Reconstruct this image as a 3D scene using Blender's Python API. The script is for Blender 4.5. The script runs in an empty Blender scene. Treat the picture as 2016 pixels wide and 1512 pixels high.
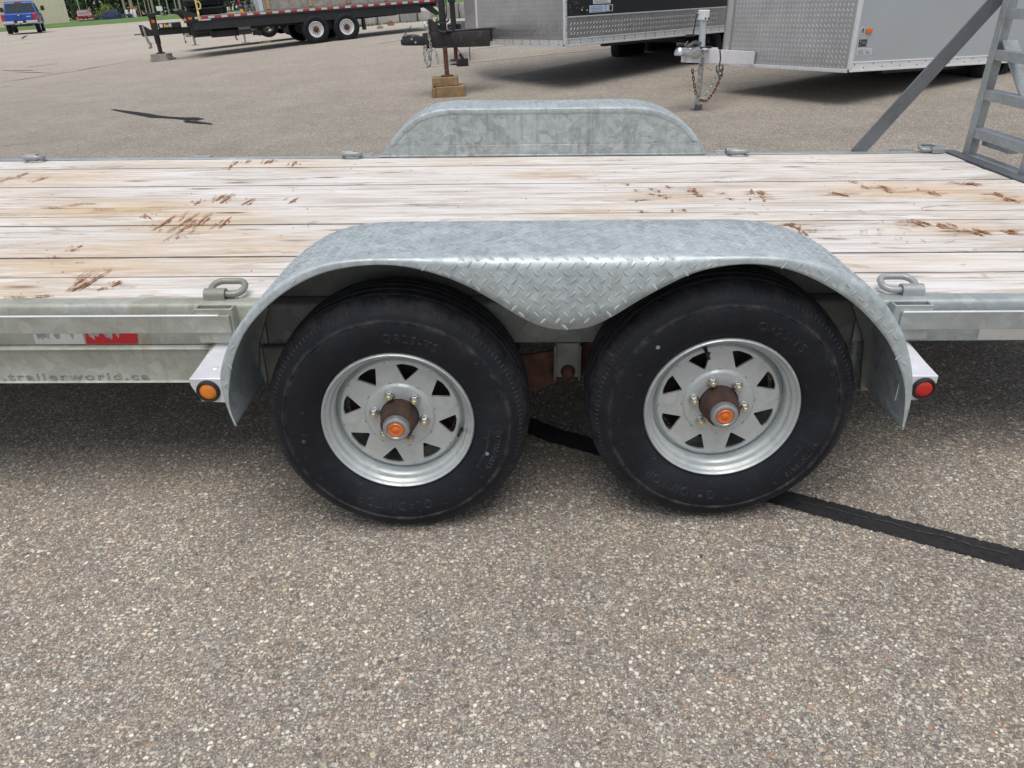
import bpy, bmesh, math, random
from math import sin, cos, pi, radians, atan2, hypot, sqrt
from mathutils import Vector, Matrix, noise as mnoise

S = bpy.context.scene
COL = S.collection

# ---------------------------------------------------------------- camera, sky, sun, exposure
F_PX, PITCH, ROLL, YAW = 1513.2, 0.4745, 0.0558, -0.039
cam = bpy.data.cameras.new('camera')
cam.sensor_width = 36.0
cam.lens = 36.0 * F_PX / 2016.0
cam.clip_start, cam.clip_end = 0.05, 2000
cam.dof.use_dof = False
co = bpy.data.objects.new('camera', cam)
COL.objects.link(co)
fw = Vector((sin(YAW) * cos(PITCH), cos(YAW) * cos(PITCH), -sin(PITCH)))
r0 = Vector((cos(YAW), -sin(YAW), 0))
u0 = r0.cross(fw)
rt = r0 * cos(ROLL) - u0 * sin(ROLL)
up = u0 * cos(ROLL) + r0 * sin(ROLL)
co.matrix_world = Matrix(((rt.x, up.x, -fw.x, 0), (rt.y, up.y, -fw.y, -1.80), (rt.z, up.z, -fw.z, 1.388), (0, 0, 0, 1)))
S.camera = co

SUN_EL, SUN_ROT = radians(72), radians(182)
w = bpy.data.worlds.new('World')
S.world = w
w.use_nodes = True
wn = w.node_tree
wn.nodes.clear()
sky = wn.nodes.new('ShaderNodeTexSky')
sky.sky_type = 'NISHITA'
sky.sun_disc = False
sky.sun_elevation = SUN_EL
sky.sun_rotation = SUN_ROT
sky.air_density = 1.0
sky.dust_density = 1.6
sky.ozone_density = 1.0
hs = wn.nodes.new('ShaderNodeHueSaturation')
hs.inputs['Saturation'].default_value = 0.50
bg = wn.nodes.new('ShaderNodeBackground')
bg.inputs['Strength'].default_value = 0.085
wo = wn.nodes.new('ShaderNodeOutputWorld')
wn.links.new(sky.outputs[0], hs.inputs['Color'])
wn.links.new(hs.outputs[0], bg.inputs['Color'])
wn.links.new(bg.outputs[0], wo.inputs[0])

sl = bpy.data.lights.new('sun', 'SUN')
sl.energy = 1.5
sl.angle = radians(50)
sl.color = (1.0, 0.965, 0.90)
so = bpy.data.objects.new('sun', sl)
COL.objects.link(so)
# direction the sun stands in: azimuth SUN_ROT clockwise from +Y
sd = Vector((sin(SUN_ROT) * cos(SUN_EL), cos(SUN_ROT) * cos(SUN_EL), sin(SUN_EL)))
so.rotation_euler = sd.to_track_quat('Z', 'Y').to_euler()
so.location = sd * 30

S.view_settings.view_transform = 'Standard'
S.view_settings.look = 'None'
S.view_settings.gamma = 1
S.view_settings.use_curve_mapping = False
S.view_settings.exposure = 0.72

RND = random.Random(7)

# ---------------------------------------------------------------- small helpers
def smooth(a, b, x):
    t = min(1, max(0, (x - a) / (b - a)))
    return t * t * (3 - 2 * t)

def gz(x, y):
    """height of the lot: nearly level, rising a little away from the trailer, with a cross-fall under the black flatbed, falling behind the verge"""
    t = .045 * (min(-3.5, max(-12, x)) + 7.6) * smooth(9, 17, y) * (1 - smooth(27, 40, y))
    return 0.32 * smooth(4, 24, y) + t - 0.55 * smooth(100, 125, y - 0.35 * (x + 40) if x > -40 else y)

class M:
    """collects geometry for ONE mesh object"""
    def __init__(s):
        s.v = []; s.f = []; s.mi = []
    def add(s, vs, fs, mi=0):
        b = len(s.v)
        s.v += [tuple(p) for p in vs]
        for f in fs:
            s.f.append([i + b for i in f]); s.mi.append(mi)
    def box(s, a, b, mi=0, mat=None):
        x0, y0, z0 = a; x1, y1, z1 = b
        vs = [Vector(p) for p in ((x0,y0,z0),(x1,y0,z0),(x1,y1,z0),(x0,y1,z0),(x0,y0,z1),(x1,y0,z1),(x1,y1,z1),(x0,y1,z1))]
        if mat: vs = [mat @ p for p in vs]
        s.add(vs, [(0,3,2,1),(4,5,6,7),(0,1,5,4),(1,2,6,5),(2,3,7,6),(3,0,4,7)], mi)
    def bar(s, p, q, wd, ht, mi=0, upv=(0,0,1)):
        p = Vector(p); q = Vector(q); d = (q - p); L = d.length; d.normalize()
        sx = d.cross(Vector(upv))
        if sx.length < 1e-4: sx = d.cross(Vector((1,0,0)))
        sx.normalize(); uz = sx.cross(d)
        m = Matrix((d, sx, uz)).transposed().to_4x4(); m.translation = p
        s.box((0, -wd/2, -ht/2), (L, wd/2, ht/2), mi, m)
    def tube(s, pts, r, n=10, mi=0, closed=False, cap=True):
        pts = [Vector(p) for p in pts]; N = len(pts)
        rr = r if isinstance(r, (list, tuple)) else [r] * N
        rings = []; prev = None
        for i, p in enumerate(pts):
            if closed: t = pts[(i+1) % N] - pts[i-1]
            else: t = pts[min(i+1, N-1)] - pts[max(i-1, 0)]
            t.normalize()
            if prev is None:
                a = Vector((0,0,1)) if abs(t.z) < .9 else Vector((1,0,0))
                x = t.cross(a).normalized()
            else:
                x = (prev - t * prev.dot(t)).normalized()
            prev = x; y = t.cross(x)
            rings.append([p + (x*cos(2*pi*k/n) + y*sin(2*pi*k/n)) * rr[i] for k in range(n)])
        vs = [v for r_ in rings for v in r_]; fs = []
        for i in range(N if closed else N-1):
            j = (i+1) % N
            for k in range(n):
                fs.append((i*n+k, i*n+(k+1) % n, j*n+(k+1) % n, j*n+k))
        if cap and not closed:
            fs.append(tuple(range(n-1, -1, -1))); fs.append(tuple((N-1)*n+k for k in range(n)))
        s.add(vs, fs, mi)
    def cyl(s, p, q, r, n=16, mi=0): s.tube([p, q], r, n, mi)
    def lathe(s, prof, n=48, axis='Y', c=(0,0,0), mi=0, closed=False):
        """prof: (radius, along-axis)"""
        vs = []; fs = []; P = len(prof); c = Vector(c)
        for k in range(n):
            a = 2*pi*k/n
            for (r, h) in prof:
                if axis == 'Y': vs.append(c + Vector((r*cos(a), h, r*sin(a))))
                elif axis == 'Z': vs.append(c + Vector((r*cos(a), r*sin(a), h)))
                else: vs.append(c + Vector((h, r*cos(a), r*sin(a))))
        for k in range(n):
            k2 = (k+1) % n
            for i in range(P if closed else P-1):
                j = (i+1) % P
                fs.append((k*P+i, k*P+j, k2*P+j, k2*P+i))
        s.add(vs, fs, mi)
    def prism(s, poly, mapf, d0, d1, mi=0):
        """poly of (a,b); mapf(a,b,depth)->point"""
        n = len(poly)
        vs = [mapf(a, b, d0) for a, b in poly] + [mapf(a, b, d1) for a, b in poly]
        fs = [tuple(range(n)), tuple(range(2*n-1, n-1, -1))] + [(i, (i+1) % n, n+(i+1) % n, n+i) for i in range(n)]
        s.add(vs, fs, mi)
    def build(s, name, mats, parent=None, bevel=0, seg=1, smooth_deg=35, merge=False):
        me = bpy.data.meshes.new(name)
        me.from_pydata(s.v, [], s.f)
        if not isinstance(mats, (list, tuple)): mats = [mats]
        for m in mats: me.materials.append(m)
        if len(mats) > 1:
            me.polygons.foreach_set('material_index', s.mi)
        bm = bmesh.new(); bm.from_mesh(me)
        if merge: bmesh.ops.remove_doubles(bm, verts=bm.verts, dist=1e-5)
        bmesh.ops.recalc_face_normals(bm, faces=bm.faces)
        if bevel:
            es = [e for e in bm.edges if len(e.link_faces) == 2 and e.calc_face_angle(0) > radians(40)]
            bmesh.ops.bevel(bm, geom=es, offset=bevel, segments=seg, affect='EDGES', profile=.6, clamp_overlap=True)
        bm.to_mesh(me); bm.free()
        return mk(name, me, parent, smooth_deg)

def mk(name, me, parent=None, smooth_deg=35):
    if smooth_deg and len(me.polygons):
        me.polygons.foreach_set('use_smooth', [True] * len(me.polygons))
        me.set_sharp_from_angle(angle=radians(smooth_deg))
    o = bpy.data.objects.new(name, me)
    COL.objects.link(o)
    if parent: o.parent = parent
    return o

def thing(name, label, cat, loc=(0,0,0), rz=0, rot=None, group=None):
    o = bpy.data.objects.new(name, None)
    o.empty_display_size = .2
    COL.objects.link(o); o.location = loc
    o.rotation_euler = rot if rot else (0, 0, rz)
    return tag(o, label, cat, group)

def tag(o, label, cat, group=None):
    o['label'] = label; o['category'] = cat
    if group: o['group'] = group
    return o

def struct(o, kind='structure'):
    o['kind'] = kind; return o
def stuff(o): return struct(o, 'stuff')

def copy_tree(o, parent=None):
    c = o.copy(); COL.objects.link(c)
    if parent: c.parent = parent
    for ch in list(o.children): copy_tree(ch, c)
    return c

# ---------------------------------------------------------------- material helpers
class NT:
    def __init__(s, name):
        s.m = bpy.data.materials.new(name); s.m.use_nodes = True
        s.t = s.m.node_tree; s.t.nodes.clear()
        s.out = s.t.nodes.new('ShaderNodeOutputMaterial')
        s.p = s.t.nodes.new('ShaderNodeBsdfPrincipled')
        s.t.links.new(s.p.outputs[0], s.out.inputs[0])
        s.tc = None
    def n(s, typ, **kw):
        nd = s.t.nodes.new(typ)
        for k, v in kw.items():
            if k.startswith('_'): setattr(nd, k[1:], v)
        for k, v in kw.items():
            if not k.startswith('_'): s.set(nd, k.replace('__', ' '), v)
        return nd
    def set(s, nd, key, v):
        i = nd.inputs[key] if not key.startswith('i') or not key[1:].isdigit() else nd.inputs[int(key[1:])]
        if isinstance(v, bpy.types.NodeSocket): s.t.links.new(v, i)
        else:
            if isinstance(v, (tuple, list)) and len(v) == 3 and i.type == 'RGBA': v = (*v, 1)
            i.default_value = v
    def coord(s, which='Object', scale=(1,1,1), rot=(0,0,0), loc=None):
        if s.tc is None: s.tc = s.n('ShaderNodeTexCoord')
        mp = s.n('ShaderNodeMapping', Vector=s.tc.outputs[which], Scale=scale, Rotation=rot)
        if loc is not None: s.set(mp, 'Location', loc)
        return mp.outputs[0]
    def noise(s, vec, scale=5, detail=3, rough=.55, dist=0):
        return s.n('ShaderNodeTexNoise', Vector=vec, Scale=scale, Detail=detail, Roughness=rough, Distortion=dist)
    def vor(s, vec, scale=5, feature='F1', rnd=1.0):
        return s.n('ShaderNodeTexVoronoi', _feature=feature, Vector=vec, Scale=scale, Randomness=rnd)
    def ramp(s, fac, stops, interp='LINEAR'):
        r = s.n('ShaderNodeValToRGB', Fac=fac)
        cr = r.color_ramp; cr.interpolation = interp
        while len(cr.elements) < len(stops): cr.elements.new(.5)
        for e, (p, c) in zip(cr.elements, stops):
            e.position = p; e.color = c if len(c) == 4 else (*c, 1)
        return r.outputs[0]
    def mix(s, fac, a, b, mode='MIX'):
        m = s.n('ShaderNodeMix', _data_type='RGBA', _blend_type=mode)
        s.set(m, 'i0', fac); s.set(m, 'i6', a); s.set(m, 'i7', b)
        return m.outputs[2]
    def math(s, op, a, b=0.0, c=0.0):
        m = s.n('ShaderNodeMath', _operation=op, i0=a, i1=b)
        if op in ('MULTIPLY_ADD',): s.set(m, 'i2', c)
        return m.outputs[0]
    def step(s, v, a, b):
        return s.n('ShaderNodeMapRange', Value=v, i1=a, i2=b).outputs[0]
    def bump(s, h, strength=.3, dist=.01):
        b = s.n('ShaderNodeBump', Strength=strength, Distance=dist, Height=h)
        s.set(s.p, 'Normal', b.outputs[0])
    def fin(s, color=None, rough=None, metal=None, spec=None, coat=None):
        for k, v in (('Base Color', color), ('Roughness', rough), ('Metallic', metal), ('Specular IOR Level', spec), ('Coat Weight', coat)):
            if v is not None: s.set(s.p, k, v)
        return s.m

def g3(v): return (v, v, v)

def plain(name, col, rough=.5, metal=0, var=.15, scale=6, dirt=None, dirt_amt=.3, bump=0, spec=None, coat=None):
    """paint or metal with uneven tone, faint blotches and optional dirt"""
    t = NT(name); v = t.coord()
    n = t.noise(v, scale, 5, .6)
    lo = tuple(c * (1 - var) for c in col); hi = tuple(min(1, c * (1 + var)) for c in col)
    c = t.ramp(n.outputs[0], [(.3, lo), (.7, hi)])
    if dirt:
        d = t.noise(t.coord(scale=(1, 1, .45)), scale * 2.3, 6, .7)
        c = t.mix(t.math('MULTIPLY', t.step(d.outputs[0], .5, .72), dirt_amt), c, dirt)
    n2 = t.noise(v, scale * 5, 4, .6)
    rg = t.n('ShaderNodeMapRange', Value=n2.outputs[0], i1=.3, i2=.7, i3=max(.05, rough - .1), i4=min(1, rough + .1)).outputs[0]
    if bump: t.bump(n2.outputs[0], bump, .004)
    return t.fin(c, rg, metal, spec, coat)

def galv(name, base=.40, tint=(.95, 1.0, 1.03), scale=16, contrast=.22, metal=.55, rough=.46, dirt=0, streak=0, rust=0):
    """hot-dip galvanised steel: crystalline spangle patches, white bloom, optional olive grime, run marks, rust"""
    t = NT(name); v = t.coord()
    warp = t.noise(v, 9, 3)
    vv = t.mix(.12, v, warp.outputs[1], 'ADD')
    vo = t.vor(t.coord(scale=(1, 1, 1)), scale); t.set(vo, 'Vector', vv)
    vo2 = t.vor(vv, scale * 2.7)
    sp = t.n('ShaderNodeSeparateColor', Color=vo.outputs['Color'])
    sp2 = t.n('ShaderNodeSeparateColor', Color=vo2.outputs['Color'])
    m = t.math('ADD', t.math('MULTIPLY', sp.outputs[0], .6), t.math('MULTIPLY', sp2.outputs[0], .4))
    cl = lambda k: tuple(min(1, base * k * q) for q in tint)
    c = t.ramp(m, [(0, cl(1 - contrast)), (.5, cl(1)), (1, cl(1 + contrast))])
    bl = t.noise(v, 3.2, 6, .68)
    c = t.mix(t.math('MULTIPLY', t.step(bl.outputs[0], .52, .75), .45), c, cl(1.45))
    dk = t.noise(v, 22, 6, .75)
    c = t.mix(t.math('MULTIPLY', t.step(dk.outputs[0], .62, .74), .35), c, cl(.62))
    if dirt:
        d = t.noise(t.coord(scale=(1.6, 1, 2.6)), 3.1, 7, .7)
        c = t.mix(t.math('MULTIPLY', t.step(d.outputs[0], .36, .66), dirt), c, (.27, .265, .175))
    if streak:
        d = t.noise(t.coord(scale=(16, 5, .9)), 2.0, 5, .6)
        c = t.mix(t.math('MULTIPLY', t.step(d.outputs[0], .55, .78), streak), c, (.17, .165, .15))
    if rust:
        d = t.noise(t.coord(scale=(5, 5, 1.1)), 2.2, 6, .7)
        c = t.mix(t.math('MULTIPLY', t.step(d.outputs[0], .58, .74), rust), c, (.30, .18, .075))
    rg = t.n('ShaderNodeMapRange', Value=sp.outputs[1], i3=rough - .1, i4=rough + .14).outputs[0]
    t.bump(dk.outputs[0], .12, .003)
    return t.fin(c, rg, metal)

# ---------------------------------------------------------------- materials
GALV = galv('galvanised_steel')
GALV_F = galv('galvanised_tread_plate', base=.50, tint=(.90, 1, 1.03), scale=34, contrast=.20, metal=.42, rough=.52, streak=.30)
GALV_P = galv('galvanised_sheet_spangled', base=.42, tint=(.92, 1, 1.0), scale=24, contrast=.27, metal=.45, rough=.45, streak=.6)
GALV_D = galv('galvanised_grimy', base=.44, tint=(.97, 1, .92), scale=30, contrast=.16, metal=.35, rough=.55, dirt=.58, streak=.35, rust=.6)
GALV_SHADE = galv('galvanised_shade_tone', base=.22, tint=(.97, 1, .98), scale=16, contrast=.22, metal=.3, rough=.55, dirt=.35, rust=.3)  # base tone darkened to paint in wheel-well shade; grime and rust besides
GALV_R = galv('galvanised_rail', base=.45, tint=(.93, 1, 1.01), scale=26, contrast=.14, metal=.5, rough=.45, dirt=.2)
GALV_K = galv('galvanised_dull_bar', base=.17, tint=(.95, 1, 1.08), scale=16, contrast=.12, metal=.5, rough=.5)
GALV_L = galv('galvanised_ramp', base=.40, tint=(.94, 1, 1.02), scale=20, contrast=.15, metal=.45, rough=.48)
BARE = plain('bare_aluminium_sheet', (.72, .72, .76), .42, .30, .12, 9)
def rubber_mat():
    t = NT('tyre_rubber'); v = t.coord()
    n = t.noise(v, 7, 6, .65); n2 = t.noise(v, 60, 4, .7)
    c = t.ramp(n.outputs[0], [(.3, (.0065, .0075, .0115)), (.72, (.012, .0135, .020))])
    c = t.mix(t.math('MULTIPLY', t.step(n2.outputs[0], .6, .78), .5), c, (.05, .05, .052))
    n3 = t.noise(v, 3, 7, .75)
    c = t.mix(t.math('MULTIPLY', t.step(n3.outputs[0], .52, .70), .55), c, (.036, .039, .047))
    # road dust caught along the raised ring of the sidewall and fine pale scuffs
    sx = t.n('ShaderNodeSeparateXYZ', Vector=v)
    rad = t.math('SQRT', t.math('ADD', t.math('MULTIPLY', sx.outputs[0], sx.outputs[0]), t.math('MULTIPLY', sx.outputs[2], sx.outputs[2])))
    ring = t.math('MULTIPLY', t.step(rad, .294, .300), t.step(rad, .313, .306))
    n4 = t.noise(v, 26, 5, .7)
    c = t.mix(t.math('MULTIPLY', t.math('MULTIPLY', ring, t.step(n4.outputs[0], .40, .66)), .75), c, (.075, .072, .066))
    sh = t.math('MULTIPLY', t.step(rad, .318, .345), t.step(n4.outputs[0], .38, .68))
    c = t.mix(t.math('MULTIPLY', sh, .45), c, (.062, .056, .05))
    sc = t.noise(t.coord(scale=(14, 2, 90), rot=(0, .7, 0)), 1.5, 3, .6); s2 = t.noise(t.coord(scale=(80, 2, 12), rot=(0, .5, 0)), 1.5, 3, .6)
    sm = t.math('MAXIMUM', t.step(sc.outputs[0], .69, .72), t.step(s2.outputs[0], .70, .73))
    c = t.mix(t.math('MULTIPLY', sm, .6), c, (.10, .10, .10))
    t.bump(n2.outputs[0], .12, .002)
    return t.fin(c, t.n('ShaderNodeMapRange', Value=n.outputs[0], i3=.55, i4=.75).outputs[0], 0, .26)
RUBBER = rubber_mat()
BLACK_RUB = plain('black_rubber', (.012, .012, .013), .55, 0, .2, 30)
RIMM = galv('galvanised_wheel', base=.56, tint=(.94, 1, 1.01), scale=34, contrast=.08, metal=.5, rough=.42, dirt=.15)
HUB_RUST = plain('rusty_hub', (.060, .034, .026), .75, .15, .45, 30, (.11, .05, .03), .5, .3)
RUST = plain('rusted_steel', (.105, .047, .03), .85, .1, .5, 22, (.17, .07, .035), .7, .6)
CHROME = plain('zinc_cap', (.52, .53, .53), .28, .85, .1, 30)
CAPM = plain('zinc_hub_cap', (.40, .41, .42), .30, .8, .06, 9)
BRASS = plain('passivated_stud', (.55, .47, .28), .4, .6, .2, 40)
AMBER = plain('amber_plug', (.62, .13, .015), .32, 0, .15, 60, coat=.4)
AMBER_L = plain('amber_lens', (.72, .20, .012), .22, 0, .15, 60, coat=.6)
RED_L = plain('red_lens', (.52, .012, .010), .22, 0, .15, 60, coat=.6)
ORANGE = plain('orange_reflector', (.72, .13, .012), .3, 0, .1, 40, coat=.3)
RED_T = plain('red_reflective_tape', (.52, .015, .022), .35, 0, .08, 40)
WHITE_T = plain('white_reflective_tape', (.62, .61, .58), .4, 0, .06, 12, (.4, .4, .38), .3)
PEEL = plain('tape_residue', (.33, .33, .34), .6, 0, .25, 60)
RED_TD = plain('red_tape_dusty', (.42, .03, .025), .5, 0, .1, 12, (.3, .1, .08), .3)
WHITE_TD = plain('white_tape_dusty', (.52, .53, .54), .5, 0, .1, 12)
BLACK_P = plain('black_painted_steel', (.016, .017, .019), .45, 0, .3, 5, (.05, .045, .04), .4)
BLACK_RUSTY = plain('black_paint_rusting', (.020, .020, .021), .5, 0, .3, 7, (.13, .055, .03), .6, .15)
def panel(name, col, rough, metal):
    t = NT(name); n = t.noise(t.coord(scale=(.6, 1, 1)), 1.1, 3, .5)
    c = t.ramp(n.outputs[0], [(.3, tuple(q*.95 for q in col)), (.7, tuple(q*1.05 for q in col))])
    return t.fin(c, rough, metal)
BLACK_PANEL = panel('black_trailer_panel', (.022, .025, .026), .32, 0)
CHAR_PANEL = BLACK_PANEL
GREY_PANEL = panel('silver_grey_panel', (.40, .43, .45), .42, .1)
ALU = plain('mill_aluminium', (.72, .73, .75), .40, .45, .08, 6)
ALU_W = plain('aluminium_tongue', (.80, .79, .83), .5, .1, .06, 6)
ALU_TP = plain('aluminium_tread_plate', (.48, .47, .47), .33, .8, .10, 3)
TRIM_W = plain('white_trim', (.74, .74, .74), .35, .1, .05, 8)
DARKBOLT = plain('dark_screw', (.02, .02, .02), .5, .4, .2, 50)
TUBE_Z = plain('zinc_plated_tube', (.46, .53, .57), .42, .2, .06, 8)
CHAIN_S = plain('zinc_chain', (.42, .42, .40), .4, .7, .3, 40)
CHAIN_R = plain('rusty_chain', (.15, .05, .025), .8, .2, .45, 40)
WOOD_B = plain('treated_timber', (.25, .165, .085), .8, 0, .35, 9, (.10, .065, .04), .6, .4)
WOOD_G = plain('grey_weathered_timber', (.30, .275, .245), .85, 0, .3, 8, (.14, .12, .11), .6, .4)
STAKE = plain('tan_stake_wood', (.42, .28, .14), .8, 0, .25, 8)
STEEL_DK = plain('dull_steel', (.16, .165, .17), .5, .5, .25, 12, (.12, .06, .04), .4)
CONC = plain('cast_concrete', (.36, .35, .33), .9, 0, .22, 2.2, (.20, .19, .18), .6, .5)
CONC_D = plain('cast_concrete_dark', (.27, .265, .255), .9, 0, .25, 2.2, (.15, .145, .14), .6, .5)
BLUE_P = plain('blue_car_paint', (.006, .062, .33), .3, .1, .08, 2, coat=.7)
NAVY_P = plain('navy_car_paint', (.012, .03, .13), .35, .1, .1, 2, coat=.6)
RED_P = plain('dark_red_car_paint', (.22, .006, .012), .3, .1, .1, 2, coat=.7)
WHITE_P = plain('white_car_paint', (.7, .7, .72), .35, 0, .05, 2)
GLASS = plain('tinted_window', (.035, .045, .045), .08, 0, .2, 2)
BUMPER = plain('chrome_bumper', (.62, .62, .63), .22, .85, .06, 4)
REDLAMP = plain('tail_lamp', (.5, .012, .02), .2, 0, .15, 20)
SIDING = plain('beige_siding', (.86, .765, .59), .7, 0, .06, .6)
WALLW = plain('pale_wall', (.62, .63, .63), .6, 0, .05, .6)
POLEM = plain('weathered_pole', (.30, .28, .24), .85, 0, .2, 1.2)
STICK_W = plain('white_sticker', (.68, .68, .66), .4, 0, .05, 30)
STICK_S = plain('silver_sticker', (.55, .60, .64), .35, .2, .08, 60)
STICK_Y = plain('yellow_sticker', (.72, .46, .03), .45, 0, .05, 30)
STICK_K = plain('black_sticker', (.012, .012, .013), .4, 0, .1, 30)
STICK_P = plain('purple_print', (.16, .08, .22), .45, 0, .2, 60)
STICK_B = plain('pale_blue_sticker', (.45, .56, .72), .45, 0, .1, 30)
STICK_G = plain('grey_print', (.22, .23, .25), .5, 0, .2, 60)
STRAP = plain('yellow_strap', (.62, .50, .20), .7, 0, .2, 20)
REDPOLE = plain('red_paint', (.45, .03, .03), .5, 0, .1, 8)
WHITE_D = plain('matt_white', (.72, .72, .74), .6, 0, .05, 4)
ORNG = plain('orange_bar', (.50, .13, .06), .6, 0, .1, 4)
TAR = plain('bitumen_sealant', (.027, .027, .029), .9, 0, .25, 40, (.05, .05, .052), .5, .3, spec=.15)
CRACKM = plain('old_crack_sealant', (.075, .068, .06), .85, 0, .25, 3)
LINEM = plain('worn_line_paint', (.44, .42, .39), .85, 0, .12, 3, (.3, .27, .24), .6)
LICHEN = plain('fine_crack_dust', (.085, .085, .085), .9, 0, .3, 40)

def ground_mat():
    """worn chip-seal: coloured stones of several sizes in a grey-brown binder"""
    t = NT('aggregate_asphalt'); v = t.coord('Object')
    w1 = t.noise(v, 75, 2); vv = t.mix(.012, v, w1.outputs[1], 'ADD')
    pal = [(0, (.15, .135, .125)), (.14, (.26, .235, .215)), (.30, (.37, .345, .315)), (.46, (.47, .445, .41)), (.60, (.30, .275, .255)), (.70, (.545, .52, .47)), (.80, (.44, .375, .29)), (.87, (.66, .64, .60)), (.93, (.36, .23, .16)), (.965, (.12, .125, .14))]
    def layer(sc, thr, dim=1.0):
        vo = t.vor(vv, sc); s = t.n('ShaderNodeSeparateColor', Color=vo.outputs['Color'])
        col = t.ramp(s.outputs[0], [(p, tuple(c * dim for c in q)) for p, q in pal], 'CONSTANT')
        pres = t.math('LESS_THAN', s.outputs[1], thr)
        core = t.step(vo.outputs['Distance'], .56, .40)
        return col, t.math('MULTIPLY', pres, core), vo
    cA, mA, vA = layer(88, .30, 1.04)
    cB, mB, vB = layer(150, .62)
    cC, mC, vC = layer(300, .95, .88)
    big = t.noise(v, .55, 5, .6)
    binder = t.ramp(big.outputs[0], [(.3, (.145, .134, .125)), (.7, (.185, .171, .160))])
    c = t.mix(mC, binder, cC)
    c = t.mix(mB, c, cB)
    c = t.mix(mA, c, cA)
    blot = t.noise(v, 1.3, 6, .65)
    c = t.mix(t.step(blot.outputs[0], .35, .7), c, t.mix(1.0, c, (.78, .775, .78), 'MULTIPLY'))
    oil = t.noise(v, 2.1, 3, .5); spot = t.noise(v, 17, 3, .6)
    c = t.mix(t.math('MULTIPLY', t.math('MULTIPLY', t.step(oil.outputs[0], .56, .68), t.step(spot.outputs[0], .60, .66)), .5), c, (.05, .048, .046))
    b2 = t.noise(v, 6, 4, .6)
    c = t.mix(t.step(b2.outputs[0], .4, .7), c, t.mix(1.0, c, (1.10, 1.06, 1.0), 'MULTIPLY'))
    sx = t.n('ShaderNodeSeparateXYZ', Vector=v)
    far = t.step(sx.outputs[1], 5.0, 26.0)
    far_tone = t.ramp(t.noise(t.coord(scale=(.5, .09, 1), rot=(0, 0, .6)), 1.2, 5, .6).outputs[0], [(.3, (.42, .375, .335)), (.7, (.49, .445, .40))])  # paler, browner lot tone that takes over with distance along Y
    dk = t.noise(t.coord(scale=(.35, 1, 1)), .5, 5, .6)
    far_tone = t.mix(t.math('MULTIPLY', t.step(dk.outputs[0], .5, .72), .35), far_tone, (.36, .325, .30))
    c = t.mix(t.math('MULTIPLY', far, .66), c, far_tone)
    gr = t.noise(v, 42, 3, .7); gr2 = t.noise(t.coord(scale=(1, .45, 1)), 16, 4, .7)
    grain = t.math('ADD', t.math('MULTIPLY', gr.outputs[0], .6), t.math('MULTIPLY', gr2.outputs[0], .4))
    c = t.mix(1.0, c, t.ramp(grain, [(.36, (.72, .71, .70)), (.5, (1, 1, 1)), (.62, (1.0, 1.0, 1.0))]), 'MULTIPLY')
    c = t.mix(t.step(sx.outputs[1], 6.0, 1.0), c, t.mix(1.0, c, (1.13, 1.12, 1.11), 'MULTIPLY'))
    c = t.mix(1.0, c, (1.17, 1.145, 1.085), 'MULTIPLY')
    h = t.math('ADD', t.math('MULTIPLY', mA, .9), t.math('ADD', t.math('MULTIPLY', mB, .6), t.math('MULTIPLY', mC, .3)))
    b = t.n('ShaderNodeBump', Strength=.6, Distance=.004, Height=h)
    t.set(t.p, 'Normal', b.outputs[0])
    return t.fin(c, .85, 0, .3)
GROUND = ground_mat()

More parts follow.
